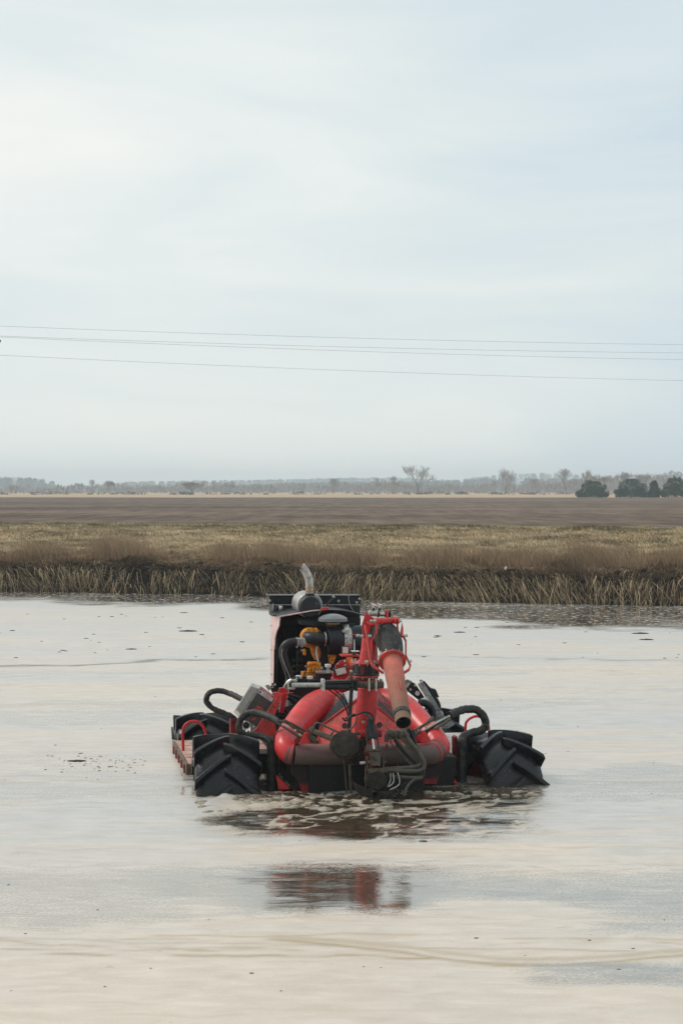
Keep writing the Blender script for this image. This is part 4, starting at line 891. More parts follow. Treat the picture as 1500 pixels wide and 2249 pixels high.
plate('hitch_plate', [(800, 1640), (812, 1650), (814, 1705), (802, 1712)], -.72, .02, redhull)
plate('hitch_crossbar', [(812, 1682), (842, 1682), (842, 1692), (812, 1692)], -.90, .03, redhull)
MB().hexa(P([(808, 1688, -.98), (852, 1686, -.98), (852, 1697, -.98), (808, 1699, -.98)]), P([(808, 1688, -.84), (852, 1686, -.84), (852, 1697, -.84), (808, 1699, -.84)])).out('manifold', mudst, boat, 0.006)
MB().lathe(L(830, 1716, -1.0), (0, 1, 0), [(0, 0), (0, .092), (.03, .105), (.20, .105)], 8).out('pump_body', mudd, boat, 0.006)
bar('pump_cradle', [(808, 1700, -1.0), (806, 1720, -1.0), (822, 1738, -1.0), (842, 1738, -1.0), (852, 1722, -1.0), (856, 1705, -1.0)], 2.6, blk)
cylp('pump_base', (845, 1736, -.95), (845, 1762, -.95), 19, mudd, n=24); MB().cyl(L(845, 1742, -.95), L(845, 1744.5, -.95), PX(-.9, 23), 28).out('pump_base', blkd, boat, 0.003)
for i, (a_, b_, c_) in enumerate((((857, 1698), (857, 1715), (850, 1726)), ((863, 1698), (864, 1718), (852, 1728)), ((873, 1697), (877, 1722), (855, 1735)))):
    MB().tube(P([(*a_, -.96), (*b_, -.96), (*c_, -.98)]), PX(0, 1.5), 8, sub=3).out('hose_guide', steel, boat)
hose('vertical_pipe', [(755, 1668), (758, 1700), (762, 1745)], 2.0, mudst, -.62, sub=2)
hose('vertical_pipe', [(768, 1680), (771, 1745)], 3.2, mudst, -.68, sub=2)
hose('vertical_pipe', [(804, 1690), (804, 1745)], 3.0, mudst, -.86, sub=2)
for x_ in (849, 851, 871, 873): 
    if x_ in (849, 871): MB().box(L(x_, 1670, -.55), (PX(0, 2.5), .05, PX(0, 70))).out('hull_rib', redhull, boat, 0.002)
MB().prism(P([(780, 1722), (805, 1735), (822, 1742), (818, 1752), (790, 1745)], -.98), (0, .2, 0)).out('scoop', mudd, boat, 0.006)
# mud-caked drum with its shaft
dc = L(760, 1636, -.86); da = Vector((-0.45, -0.86, 0.25)).normalized()
mb = MB(); mb.lathe(dc - da * .02, da, [(0, .02), (0, .128), (.02, .140), (.07, .136), (.12, .140), (.15, .120), (.16, .02)], 20)
mb.v = [tuple(Vector(p) * 1.0 + Vector((mnoise.noise(Vector(p) * 11), mnoise.noise(Vector(p) * 11 + Vector((5, 0, 0))), mnoise.noise(Vector(p) * 13 + Vector((0, 9, 0))))) * .022) for p in mb.v]
mb.out('drive_drum', mudd, boat, 0.004)
mb = MB()
for k in range(14): mb.ball(L(random.uniform(770, 800), random.uniform(1625, 1668), -.66), random.uniform(.035, .065), (1, .7, 1), .5)
mb.out('mud_cake', mudd, boat, 0, 180)
cylp('drive_shaft', (684, 1604, -.70), (738, 1626, -.86), 6.2, mudst); cylp('shaft_collar', (680, 1602, -.69), (688, 1606, -.71), 8.6, mudst); cylp('shaft_collar', (730, 1622, -.83), (735, 1625, -.85), 8.0, mudst)
hose('arched_pipe', [(688, 1600), (692, 1590), (700, 1588), (725, 1600), (745, 1608), (765, 1604), (780, 1590), (784, 1574)], 2.2, mudh, -.88)
hose('arched_pipe', [(758, 1578), (778, 1572), (800, 1564), (814, 1568), (820, 1578), (818, 1595)], 1.9, rub, -.90); hose('thin_hose', [(752, 1576), (760, 1583), (772, 1571), (780, 1569)], 2.2, rub, -.92)
hose('thin_hose', [(800, 1566), (810, 1574), (816, 1580)], 2.6, mudh, -.90)
cylp('stub', (727, 1615, -.82), (731, 1607, -.80), 2.5, mudh); bolt(797, 1586, -.62, 3.4)

# ---- hydraulic hoses looping down on the right
def z3(pts): return [(x / 7.5 + 840, y / 7.5 + 1560) for x, y in pts]
for pts, r_, v_, m_ in (([(60, 520), (75, 400), (130, 350), (180, 400), (220, 490), (290, 580), (400, 740), (490, 860)], 5.0, -.78, mudh),
                        ([(215, 400), (240, 345), (290, 390), (350, 490), (470, 620), (580, 750), (640, 840), (600, 905), (430, 940), (100, 965), (-60, 965)], 4.6, -.86, mudh),
                        ([(320, 400), (340, 340), (390, 400), (440, 500), (560, 640), (660, 800), (690, 900), (650, 975), (520, 1000), (200, 995), (20, 985)], 4.8, -.90, mudh),
                        ([(130, 440), (140, 530), (200, 610), (320, 720), (410, 840), (490, 910)], 1.8, -.84, mudh),
                        ([(410, 380), (430, 310), (470, 370), (520, 500), (570, 620), (620, 700)], 3.0, -.80, rub),
                        ([(490, 400), (500, 320), (520, 420), (550, 560), (600, 640), (640, 760)], 2.6, -.78, rub),
                        ([(200, 480), (300, 620), (420, 750), (560, 880)], 3.2, -.80, rub),
                        ([(60, 1100), (250, 1095), (480, 1110), (620, 1100), (680, 1060), (660, 1010), (640, 1000)], 3.6, -.92, mudh),
                        ([(30, 1090), (280, 1120), (520, 1140), (640, 1110), (690, 1040), (660, 990)], 2.8, -.94, rub),
                        ([(660, 1110), (540, 1130), (450, 1200), (390, 1290), (340, 1400)], 3.0, -.96, mudh),
                        ([(560, 1140), (400, 1180), (310, 1250), (270, 1400)], 2.4, -.94, rub)):
    hose('hydraulic_hose', z3(pts), r_, m_, v_, sub=5)
for x_, y_ in ((858, 1607), (872, 1606), (886, 1605)):
    cylp('hose_fitting', (x_, y_, -.84), (x_ + 5, y_ + 9, -.84), 5.6, mudst)
MB().box(L(880, 1614, -.62), (PX(0, 62), .09, PX(0, 15))).out('valve_bank', mudst, boat, 0.006)
for k in range(6): MB().box(L(855 + 10 * k, 1612, -.66), (PX(0, 5), .07, PX(0, 17))).out('valve_body', mudst, boat, 0.003)

# ---- left hydraulic pipes and brackets
def z4(pts): return [(x / 8.333 + 600, y / 8.333 + 1560) for x, y in pts]
hose('hard_pipe', z4([(60, 190), (220, 215), (330, 280), (430, 360), (560, 430)]), 2.8, mudst, -.50)
hose('hard_pipe', z4([(70, 225), (250, 340), (420, 450), (530, 515)]), 2.8, mudst, -.52)
hose('hard_pipe', z4([(190, 180), (330, 250), (450, 310), (600, 385)]), 3.4, mudst, -.46)
hose('hard_pipe', z4([(650, 480), (720, 550), (820, 605)]), 1.6, blk, -.62)
plate('pipe_bracket', z4([(470, 615), (560, 450), (590, 400), (670, 400), (670, 470), (640, 500), (695, 615)]), -.60, .02, red)
plate('pipe_bracket', z4([(385, 560), (430, 500), (520, 540), (480, 615), (420, 615)]), -.55, .05, redhull)
cylp('pipe_stub', (681, 1618, -.64), (695, 1627, -.66), 5.2, mudst)
for x_, y_ in z4([(240, 290), (270, 300), (400, 365), (480, 440), (500, 455), (180, 270)]): bolt(x_, y_, -.56, 2.8)
plate('pipe_clamp', z4([(200, 190), (300, 215), (340, 260), (300, 270), (210, 220)]), -.52, .02, mudst)
# right hydraulic pipes and brackets
hose('hard_pipe', z3([(520, 335), (640, 270), (760, 190), (850, 135)]), 3.4, mudst, -.40, sub=3)
hose('hard_pipe', z3([(560, 380), (720, 310), (850, 230), (980, 160), (1110, 95)]), 2.8, rod, -.30, sub=3)
hose('hard_pipe', z3([(700, 345), (820, 275), (960, 190), (1120, 115)]), 2.8, blk, -.30, sub=3)
hose('hard_pipe', z3([(740, 405), (850, 330), (980, 240), (1120, 140)]), 3.4, mudh, -.32, sub=3)
plate('pipe_bracket', z3([(610, 520), (650, 400), (620, 340), (690, 335), (800, 500), (770, 520)]), -.52, .02, red)
plate('pipe_bracket', z3([(500, 340), (540, 340), (600, 520), (540, 520)]), -.55, .02, redhull)
for x_, y_ in z3([(700, 275), (720, 290), (800, 215), (950, 295), (590, 330)]): bolt(x_, y_, -.42, 2.6)
plate('pipe_clamp', z3([(740, 170), (830, 95), (860, 110), (860, 170), (790, 200)]), -.34, .03, mudst)
cylp('pipe_stub', (912, 1612, -.5), (925, 1606, -.48), 4.8, mudst)

# ---- wrapped hose loops and drop posts
def wrapped(pts, rpx, lab):
    p = P(pts); r_ = PX(0, rpx); o = MB().tube(p, [r_] * len(p), 14, sub=10, jit=0.22).out('wrapped_hose', wrap, boat, 0, 60, lab); return o
wrapped([(612, 1586, -.40), (598, 1577, -.3), (575, 1568, -.15), (552, 1565, -.05), (536, 1572, 0), (526, 1588, 0.02), (527, 1604, 0.0), (540, 1614, 0), (560, 1615, -.05), (578, 1618, -.12), (592, 1628, -.2), (597, 1642, -.2)], 7.4, 'muddy wrapped hose loop in front on the left')
wrapped([(536, 1538, 1.0), (505, 1523, 1.25), (478, 1517, 1.3), (459, 1524, 1.3), (454, 1540, 1.3), (468, 1556, 1.3), (492, 1566, 1.25), (512, 1576, 1.2), (521, 1592, 1.2)], 6.6, 'black wrapped hose loop behind on the left')
wrapped([(986, 1572, -.20), (1004, 1563, -.1), (1028, 1557, 0.0), (1048, 1560, .02), (1062, 1575, .02), (1066, 1592, .02), (1056, 1604, 0), (1036, 1609, -.05), (1018, 1618, -.15), (1013, 1632, -.2), (1014, 1645, -.2)], 8.8, 'wrapped hose loop on the right')
for x_, y0_, y1_, lab in ((597, 1632, 1736, 'left'), (1014, 1628, 1726, 'right')):
    MB().tube(P([(x_, y0_, -.2), (x_, (y0_ + y1_) / 2, -.2), (x_, y1_, -.2)]), PX(-.2, 10.5), 18, sub=5, jit=.08).out('drop_post', wrap, boat, 0, 60)
    for y_ in (y0_ + 8, y0_ + 12, y0_ + 42, y0_ + 62): MB().cyl(L(x_, y_, -.2), L(x_, y_ + 2, -.2), PX(-.2, 11.4), 18).out('strap', blk, boat, 0.001)
MB().hexa(P([(507, 1578, 1.15), (523, 1578, 1.15), (523, 1622, 1.15), (507, 1622, 1.15)]), P([(504, 1574, 1.4), (520, 1574, 1.4), (520, 1618, 1.4), (504, 1618, 1.4)])).out('side_post', redhull, boat, 0.006)

# ---- grab hoops on the decks
for pts, v_, lab in (([(403, 1649), (402, 1610), (406, 1594), (416, 1586), (427, 1584), (439, 1588), (448, 1598), (452, 1612), (453, 1642)], 1.28, 'red hoop on the left deck'),
                     ([(1023, 1640), (1022, 1595), (1027, 1582), (1038, 1575), (1048, 1573), (1060, 1577), (1069, 1586), (1073, 1600), (1074, 1634)], 1.36, 'red hoop on the right deck')):
    hose('grab_hoop', pts, 3.1, machine('red_tube', (0.55, 0.015, 0.02), 0.35) if 'red_tube' not in bpy.data.materials else bpy.data.materials['red_tube'], v_, sub=5, lab=lab)

# ---- control box on the left with its red brackets
def zb(pts): return [(x / 9.375 + 500, y / 9.375 + 1490) for x, y in pts]
FQ = zb([(680, 150), (1000, 380), (600, 1000), (240, 820)]); BQ = [(553, 1499.5), (588, 1522), (552, 1584), (512.8, 1563.6)]
fr_, bk_ = P(FQ, .70), P(BQ, 1.0)
cb = MB().hexa(fr_, bk_).out('control_box', greyp, boat, 0.006)
cen = sum(fr_, Vector()) / 4; ins_ = [cen + (p - cen) * .93 - Vector((0, .004, 0)) for p in fr_]
MB().prism([p - Vector((0, .014, 0)) for p in ins_], (0, .016, 0)).out('door', boxd, cb, 0.003)
side = [fr_[0], fr_[3], bk_[3], bk_[0]]; sn_ = (fr_[3] - fr_[0]).cross(bk_[0] - fr_[0]).normalized(); sn_ = sn_ if sn_.x < 0 else -sn_; sc_ = sum(side, Vector()) / 4
MB().prism([sc_ + (p - sc_) * .80 + (fr_[0] - bk_[0]) * .08 + sn_ * .003 for p in side], sn_ * .004).out('side_panel', boxd, cb, 0.002)
# decal frame of reference on the door
ex = (ins_[1] - ins_[0]).normalized(); ez = (ins_[0] - ins_[3]); ez = (ez - ex * ez.dot(ex)).normalized(); en = ex.cross(ez).normalized(); en = en if en.y < 0 else -en
def dq(pts, off): 
    q_ = P(zb(pts), .683); return [p + en * off for p in q_]
dcl = dq([(680, 195), (965, 365), (905, 482), (628, 298)], .002)
dec = MB().prism(dcl, en * .0015).out('warning_label', white, cb)
def mixq(q, u0, u1, w0, w1, off):
    g = lambda u, w: (q[0] * (1 - u) + q[1] * u) * (1 - w) + (q[3] * (1 - u) + q[2] * u) * w + en * off
    return [g(u0, w0), g(u1, w0), g(u1, w1), g(u0, w1)]
MB().prism(mixq(dcl, .02, .98, .04, .36, .0022), en * .0006).out('label_header', redsign, dec)
c_ = mixq(dcl, .10, .10, .68, .68, .0022)[0]; MB().cyl(c_, c_ + en * .0008, PX(.7, 2.6), 20).out('label_symbol', bluesign, dec)
for k in range(4): MB().prism(mixq(dcl, .28, .93 - .1 * (k % 2), .46 + .13 * k, .50 + .13 * k, .0022), en * .0005).out('label_line', grip, dec)
tx = bpy.data.curves.new('label_text', 'FONT'); tx.body = 'DANGER'; tx.size = 1; to = bpy.data.objects.new('label_text', tx); COL.objects.link(to)
bpy.context.view_layer.update(); me = bpy.data.meshes.new_from_object(to); bpy.data.objects.remove(to)
xs_ = [v.co.x for v in me.vertices]; ys_ = [v.co.y for v in me.vertices]; wq = mixq(dcl, .27, .86, .34, .08, .003)
for v in me.vertices:
    u = (v.co.x - min(xs_)) / (max(xs_) - min(xs_)); w = (v.co.y - min(ys_)) / (max(ys_) - min(ys_)); v.co = (wq[0] * (1 - u) + wq[1] * u) * (1 - w) + (wq[3] * (1 - u) + wq[2] * u) * w
me.materials.clear(); me.materials.append(white); o = bpy.data.objects.new('label_text', me); COL.objects.link(o); o.parent = dec
tr = mixq(dcl, .13, .22, .10, .33, .0031); MB().prism([(tr[0] + tr[1]) / 2, tr[2], tr[3]], en * .0004).out('label_triangle', white, dec)
for q_ in ([(600, 555), (730, 610), (715, 640), (590, 580)], [(610, 590), (725, 650), (715, 670), (600, 612)], [(560, 605), (620, 640), (612, 660), (552, 625)], [(545, 645), (660, 700), (650, 712), (540, 662)]):
    MB().prism(dq(q_, .001), en * .0008).out('faded_mark', redw, cb)
MB().prism(P(zb([(480, 850), (560, 800), (590, 830), (500, 870)]), .683), (0, -.004, 0)).out('faded_mark', redw, cb)
plate('box_bracket', zb([(950, 290), (1050, 285), (1140, 330), (1090, 470), (1055, 560), (960, 800), (980, 940), (1030, 1230), (880, 1180), (640, 1120), (530, 1090), (620, 1010), (700, 860), (800, 740), (995, 395)]), .62, .05, redw)
plate('box_bracket', zb([(1060, 205), (1150, 190), (1250, 235), (1240, 330), (1150, 720), (1070, 700), (1110, 430)]), .80, .05, red)
bar('bracket_rod', [(616, 1523.5, .6), (644, 1521, .6)], 1.2, redw)
for x_, y_ in zb([(1055, 385), (940, 570), (975, 590), (830, 745)]): bolt(x_, y_, .615, 1.4, blk)
MB().hexa(P(zb([(770, 150), (840, 120), (910, 190), (850, 260)]), .8), P(zb([(770, 150), (840, 120), (910, 190), (850, 260)]), .95)).out('box_fitting', greyp, boat, 0.004)
MB().hexa(P(zb([(870, 200), (1010, 170), (1020, 260), (930, 310)]), .85), P(zb([(870, 200), (1010, 170), (1020, 260), (930, 310)]), 1.0)).out('box_fitting', blk, boat, 0.004)
for x_, y_ in zb([(920, 100), (960, 120), (900, 150), (1050, 235)]): cylp('cap_screw', (x_, y_, .85), (x_ + 2, y_ + 3, .85), 3.0, steel if x_ > 600 else blk)
MB().ball(L(541, 1593, .5), .035, (1, 1, 1)).out('cap_knob', blk, boat, 0, 180)
MB()._ring(L(541, 1593, .47), L(541, 1593, .5), .045, .034, 20).out('cap_ring', steel, boat, .002)
plate('cap_bracket', zb([(330, 930), (390, 890), (470, 990), (440, 1020), (340, 1080), (320, 1010)]), .52, .03, greyp)
for x_, y_ in zb([(430, 1090), (350, 1060), (540, 1000)]): bolt(x_, y_, .48, 3)
for pts in ([(1060, 560), (1180, 640), (1290, 720), (1400, 690)], [(1060, 680), (1200, 740), (1400, 760)], [(1240, 330), (1380, 370), (1500, 400)], [(1070, 760), (1220, 790), (1380, 740)]): hose('cable', zb(pts), 3.2, rub, .9)
hose('corrugated_hose', zb([(1240, 380), (1330, 440), (1410, 530), (1430, 640)]), 6, rub, 1.0)
MB().box(L(630, 1548, 1.1), (PX(1, 6), .02, PX(1, 60))).out('frame_post', white, boat, .002); MB().box(L(636, 1556, 1.1), (PX(1, 4), .02, PX(1, 40))).out('frame_post', greyp, boat, .002)
MB().tube(P([(625, 1560, 1.1), (625, 1507, 1.1), (632, 1497, 1.1), (640, 1492, 1.1)]), PX(1, 2.5), 6).out('frame_tube', steel, boat)
mb = MB().hexa(P([(600, 1560, 1.0), (700, 1530, 1.0), (700, 1640, .8), (600, 1640, .8)]), P([(600, 1545, 2.3), (700, 1530, 2.3), (700, 1600, 2.3), (600, 1600, 2.3)])).out('engine_tray', blkd, boat, .01)

# ---- right-hand tank and blocks
def zr(pts): return [(x / 12.5 + 880, y / 12.5 + 1480) for x, y in pts]
q = zr([(215, 300), (310, 235), (400, 270), (680, 680), (570, 775), (300, 560), (140, 410)]); MB().prism(P(q, .80), (-.02, .16, .02)).out('valve_block', blk, boat, .006)
c_ = L(916, 1522.5, .79); MB().cyl(c_, c_ + Vector((0, -.02, 0)), PX(.8, 5.2), 24).out('filler_cap', white, boat, .003)
for x_, y_ in zr([(170, 340), (260, 430), (390, 320), (200, 290)]): bolt(x_, y_, .79, 3)
MB().prism(P(zr([(460, 295), (595, 215), (1165, 1130), (1035, 1215)]), .72), (0.02, .06, .01)).out('tank_plate', greyp, boat, .004)
MB().prism(P(zr([(595, 215), (650, 195), (830, 400), (960, 620), (1060, 760), (1110, 880), (1120, 1030), (1160, 1120)]), .74), (0, .16, 0)).out('tank_cover', blk, boat, .005)
for k in range(3): MB().prism(P(zr([(830 + k * 45, 420 + 10 * k), (880 + k * 40, 400 + 10 * k), (1010 + k * 22, 600 + 18 * k), (975 + k * 22, 640 + 10 * k)]), .74), (0, .12, 0)).out('tank_knob', blk, boat, .004)
hose('corrugated_hose', zr([(500, 800), (620, 790), (760, 870), (850, 980), (880, 1120), (860, 1250)]), 8.5, rub, .62, jit=.1)
cylp('hose_cuff', (926, 1541, .62), (936, 1536, .66), 6.5, steel)
bar('tank_seam', [(951, 1558.5, .715), (968, 1560, .715)], .9, blk)
hose('vent_wire', zr([(990, 640), (1080, 820), (1100, 960)]), 1.0, steel, .72, n=6)
plate('tank_foot', [(958, 1575), (975, 1572), (1000, 1590), (985, 1600), (955, 1600)], .75, .3, greyp)

# ---- radiator and shroud
def ze(pts): return [(x / 6.82 + 580, y / 6.82 + 1300) for x, y in pts]
def slab(name, x0, y0, x1, y1, v, th, m, bev=.004, lab=None, parent=boat):
    return MB().prism([L(x0, y0, v), L(x1, y0, v), L(x1, y1, v), L(x0, y1, v)], (0, th, 0)).out(name, m, parent, bev, 30, lab)
rad_ = slab('radiator', 601, 1340, 791, 1536, 2.46, .10, blkd)
slab('top_tank', 592, 1308.5, 792, 1327, 2.36, .22, blk); slab('tank_flange', 590, 1307.5, 793, 1310, 2.34, .26, blk)
slab('lower_tank', 601, 1329.5, 791, 1351, 2.32, .20, blk); slab('tank_flange', 601, 1328, 791, 1329.6, 2.31, .22, greyp)
slab('side_channel', 599, 1326, 602.5, 1353, 2.30, .2, greyp); slab('side_channel', 597, 1312, 600, 1353, 2.34, .22, blk)
for k in range(46):
    x_ = 605 + k * 4.0
    MB().box((L(x_, 1440, 2.42).x, 2.445, L(x_, 1440, 2.42).z - .05), (.008, .02, .86)).out('fin', blk, rad_)
for x_, y_ in ((743, 1320), (783, 1323), (592, 1319), (789, 1315)): bolt(x_, y_, 2.35, 3.2)
hose('vent_wire', [(766, 1306), (766, 1318), (770, 1332), (777, 1343)], .9, steel, 2.28, n=6)
hose('stay_rod', [(733, 1311), (722, 1324), (711, 1336)], 1.6, mudst, 2.2, sub=1); cylp('stay_tip', (731, 1309, 2.2), (734, 1313, 2.2), 2.6, steel)
hose('inlet_hose', [(606, 1335), (616, 1336), (626, 1344), (634, 1356)], 5.8, rub, 2.22); cylp('hose_cuff', (612, 1336, 2.2), (619, 1337, 2.2), 6.6, steel)
US = -.655
sheet = [LU(x_, y_, US) for x_, y_ in ((594.5, 1353), (615, 1354), (613, 1374), (607, 1388), (604, 1402), (602, 1447), (600.5, 1500), (598, 1530), (594.5, 1500))]
MB().prism(sheet, (.012, 0, 0)).out('side_sheet', pinks, boat, .002)
for y_ in (1374, 1427, 1481): 
    p = LU(597.2, y_, US); MB().tube([p, p - Vector((.012, 0, 0))], .008, 6).out('bolt', steel, boat)
mb = MB(); fa = P([(612, 1354, 1.56), (640, 1349, 1.56), (684, 1341, 1.56), (708, 1339, 1.56), (750, 1340.5, 1.56), (770, 1344, 1.56), (803, 1352, 1.56)]); off = Vector((0, .76, .0))
for i in range(len(fa) - 1): mb.hexa([fa[i], fa[i + 1], fa[i + 1] + off, fa[i] + off], [p - Vector((0, 0, .006)) for p in (fa[i], fa[i + 1], fa[i + 1] + off, fa[i] + off)])
mb.out('roof_sheet', blk, boat)
MB().tube([p + Vector((0, -.006, -.002)) for p in fa[:4]], .0085, 6).out('roof_trim', pinks, boat); MB().tube([p + Vector((0, -.006, -.002)) for p in fa[3:]], .007, 6).out('roof_trim', blk, boat)
MB().tube(P([(704, 1338, 1.53), (711, 1335.5, 1.53), (722, 1335, 1.53)]), .012, 6).out('ratchet_strap', redw, boat); MB().tube(P([(706, 1340, 1.53), (721, 1338, 1.53)]), .007, 6).out('ratchet_strap', redw, boat)
slab('fan_shroud', 604, 1356, 792, 1372, 2.25, .03, blkd)
MB().prism(P([(604, 1358), (616, 1357), (610, 1392), (606, 1410), (605, 1530), (601, 1530)], 2.22), (0, .03, 0)).out('fan_shroud', blkd, boat)
slab('core_post', 608, 1500, 610.5, 1400, 2.2, .03, blk)

# ---- exhaust
c = L(682.5, 1333, 1.60)
MB().lathe(c, (0, 1, 0), [(0, .03), (0, .112), (.012, .122), (.05, .124), (.06, .118), (.2, .118)], 40).out('muffler_end', muf, boat, .003)
c2 = L(681, 1330, 1.78); MB().lathe(c2, (0, 1, 0), [(0, .11), (0, .140), (.02, .150), (.40, .150), (.42, .13)], 40).out('muffler', muf2, boat, .003)
MB().box(L(686, 1362, 1.7), (.16, .05, .12)).out('muffler_bracket', blk, boat, .004)
MB().tube(P([(680.5, 1316, 1.80), (680.5, 1303, 1.80)]), PX(1.8, 10.8), 24).out('exhaust_collar', muf, boat, .003)
pth = P([(680, 1312, 1.80), (680, 1294, 1.80), (679.5, 1280, 1.80), (677, 1267, 1.80), (671, 1255, 1.80), (664, 1246, 1.80)])
mb = MB().tube(pth, [PX(1.8, 8.8)] * 6, 24, caps=False, sub=5); ring0 = len(mb.v) - 24
for i in range(ring0, len(mb.v)):             # slash-cut mouth
    p = Vector(mb.v[i]); rel = p - pth[-1]; d = (pth[-1] - pth[-2]).normalized(); mb.v[i] = tuple(p + d * (rel.z * .55 + rel.x * .3))
o = mb.out('exhaust_pipe', exh, boat, 0, 60); md = o.modifiers.new('wall', 'SOLIDIFY'); md.thickness = .004
for y_ in (1290.5, 1297.5): MB().cyl(L(680, y_ + 1.3, 1.80), L(680, y_ - 1.3, 1.80), PX(1.8, 9.6), 24).out('exhaust_band', rust, boat, .001)

# ---- air cleaner
V1 = 1.42
c = L(731, 1364, V1); MB().lathe(c, (0, 0, 1), [(0, .10), (0, .166), (.034, .164), (.040, .155), (.062, .115), (.078, .065), (.084, .01)], 44).out('rain_cap', dome, boat, .003)
cylp('cap_neck', (731, 1378, V1), (731, 1363, V1), 14, blk, n=28); cylp('neck_clamp', (731, 1370.5, V1), (731, 1367.5, V1), 15.4, rust, n=28)
ua = L(717, 1406, V1); ub = L(806, 1404, V1 - .02)
MB().lathe(ua, (ub - ua), [(-.03, .05), (0, .12), (.012, .165), (.10, .170), (.17, .170), (.19, .165), (.26, .165), (.28, .15), (.40, .15)], 40).out('air_cleaner', blk, boat, .003)
MB()._ring(L(751, 1405, V1), L(767, 1405, V1), .176, .15, 44).out('band_clamp', steel, boat, .003)
p_ = L(753, 1393, V1 - .17); MB().box(L(759, 1386, V1 - .175), (.075, .02, .03)).out('clamp_latch', steel, boat, .004)
MB().tube(P([(768, 1383, 1.35), (800, 1382, 1.35)]), PX(1.3, 9), 20).out('intake_tube', machine('blue_black_tube', (0.03, 0.04, 0.055), 0.35), boat, .002)
cylp('tube_cap', (772, 1373, 1.35), (772, 1370, 1.35), 6, blk)
plate('heat_shield', [(660, 1363), (716, 1364), (712, 1376), (690, 1377), (662, 1372)], 1.5, .22, blk)
# turbo and elbow
tc_ = L(678, 1400, 1.45)
MB().lathe(tc_, (0.45, -1, 0.0), [(-.05, .04), (-.045, .085), (-.02, .112), (.03, .115), (.05, .09), (.06, .05)], 30).out('turbocharger', org, boat, .006)
MB().tube(P([(692, 1385, 1.45), (699, 1390, 1.5), (703, 1400, 1.5)]), PX(1.4, 7), 12, sub=3).out('turbo_scroll', org, boat)
MB().tube(P([(674, 1398, 1.38), (684, 1402, 1.30), (698, 1403, 1.30), (715, 1403, 1.34)]), [PX(1.3, 11.5), PX(1.3, 13.5), PX(1.3, 14), PX(1.3, 14)], 24, sub=4).out('intake_elbow', rub, boat)
for i in range(3):
    MB()._ring(L(675 + 3.2 * i, 1398 + i, 1.375 - .015 * i), L(677 + 3.2 * i, 1398.5 + i, 1.37 - .015 * i), PX(1.3, 12.4 + .6 * i), PX(1.3, 10), 26).out('elbow_clamp', steel if i != 1 else blk, boat, .001)
MB()._ring(L(712.5, 1403, 1.33), L(714.5, 1403, 1.33), PX(1.3, 15.6), PX(1.3, 12), 30).out('elbow_clamp', steel, boat, .001)
hose('charge_hose', [(650, 1410), (636, 1412), (625, 1421), (622, 1435), (627, 1455), (634, 1477), (640, 1500)], 9.5, rub, 1.30, n=18)
for x_ in (649, 656, 663): cylp('hose_cuff', (x_, 1410, 1.32), (x_ + 5, 1410, 1.33), 10 if x_ != 656 else 9, greyp)
for x_, y_ in ((652, 1421), (663, 1420), (663, 1428)): bolt(x_, y_, 1.28, 2.2)
hose('thin_cable', [(620, 1425), (619, 1440), (626, 1462), (634, 1480), (639, 1493)], .9, steel, 1.2, n=6)
MB().tube(P([(686, 1418, 1.5), (690, 1435, 1.5), (696, 1447, 1.5)]), PX(1.5, 6), 10, sub=3).out('manifold_pipe', org, boat)
MB().tube(P([(697, 1418, 1.5), (700, 1432, 1.5), (698, 1445, 1.5)]), PX(1.5, 5), 10, sub=3).out('manifold_pipe', org, boat)
MB().tube(P([(696, 1420, 1.4), (695, 1435, 1.4), (699, 1452, 1.4)]), PX(1.4, 2), 8, sub=3).out('oil_line', white, boat)
plate('engine_bracket', [(718, 1426), (742, 1428), (737, 1446), (732, 1459), (724, 1456)], 1.42, .04, org)
for x_, y_ in ((724, 1444), (731, 1449), (727, 1434)): bolt(x_, y_, 1.41, 1.6, blk)
MB().box(L(669, 1432, 1.48), (.03, .05, .07)).out('engine_lug', org, boat, .006)
mb = MB().box(L(690, 1468, 1.38), (.14, .12, .15)); mb.out('fuel_pump', org, boat, .012)
MB().tube(P([(672, 1466, 1.32), (680, 1458, 1.32), (692, 1457, 1.32), (700, 1460, 1.32)]), PX(1.3, 3.5), 10, sub=3).out('pump_ridge', org, boat)
for x_ in (680, 688, 696): cylp('pump_boss', (x_, 1466, 1.30), (x_, 1476, 1.30), 3.2, org)
MB().box(L(678, 1480, 1.36), (.16, .1, .06)).out('pump_base_plate', org, boat, .006); MB().box(L(692, 1500, 1.36), (.03, .1, .12)).out('pump_base_plate', org, boat, .006)
MB().hexa(P([(652, 1432, 1.75), (792, 1425, 1.75), (792, 1530, 1.75), (652, 1530, 1.75)]), P([(652, 1425, 2.2), (792, 1420, 2.2), (792, 1530, 2.2), (652, 1530, 2.2)])).out('engine_block', blkd, boat, .01)
MB().hexa(P([(702, 1415, 1.5), (720, 1420, 1.5), (722, 1490, 1.5), (701, 1490, 1.5)]), P([(702, 1415, 1.75), (720, 1420, 1.75), (722, 1490, 1.75), (701, 1490, 1.75)])).out('engine_front', blk, boat, .006)
for k in range(5): MB().box(L(655, 1450 + 13 * k, 1.7), (.12, .03, .03)).out('engine_rib', blk, boat, .004)
bolt(706, 1467, 1.49, 3.2, white)
slab('battery_box', 700, 1478, 737, 1500, 1.15, .2, blk); slab('battery_lid', 697, 1476, 735, 1479.5, 1.13, .24, greyp, .002)
slab('battery_box', 636, 1494, 702, 1545, 1.12, .3, blkd)
for x_, y_, h_ in ((720.5, 1462, 16), (681, 1488, 10), (656, 1487, 6)):
    MB().cyl(L(x_, y_ + 3.4, 1.1), L(x_, y_ - 3.4, 1.1), PX(1.1, 7), 16).out('filler_cap', white, boat, .004); cylp('filler_neck', (x_, y_ + h_, 1.1), (x_, y_ + 3, 1.1), 3.2, steel if x_ > 700 else blk)
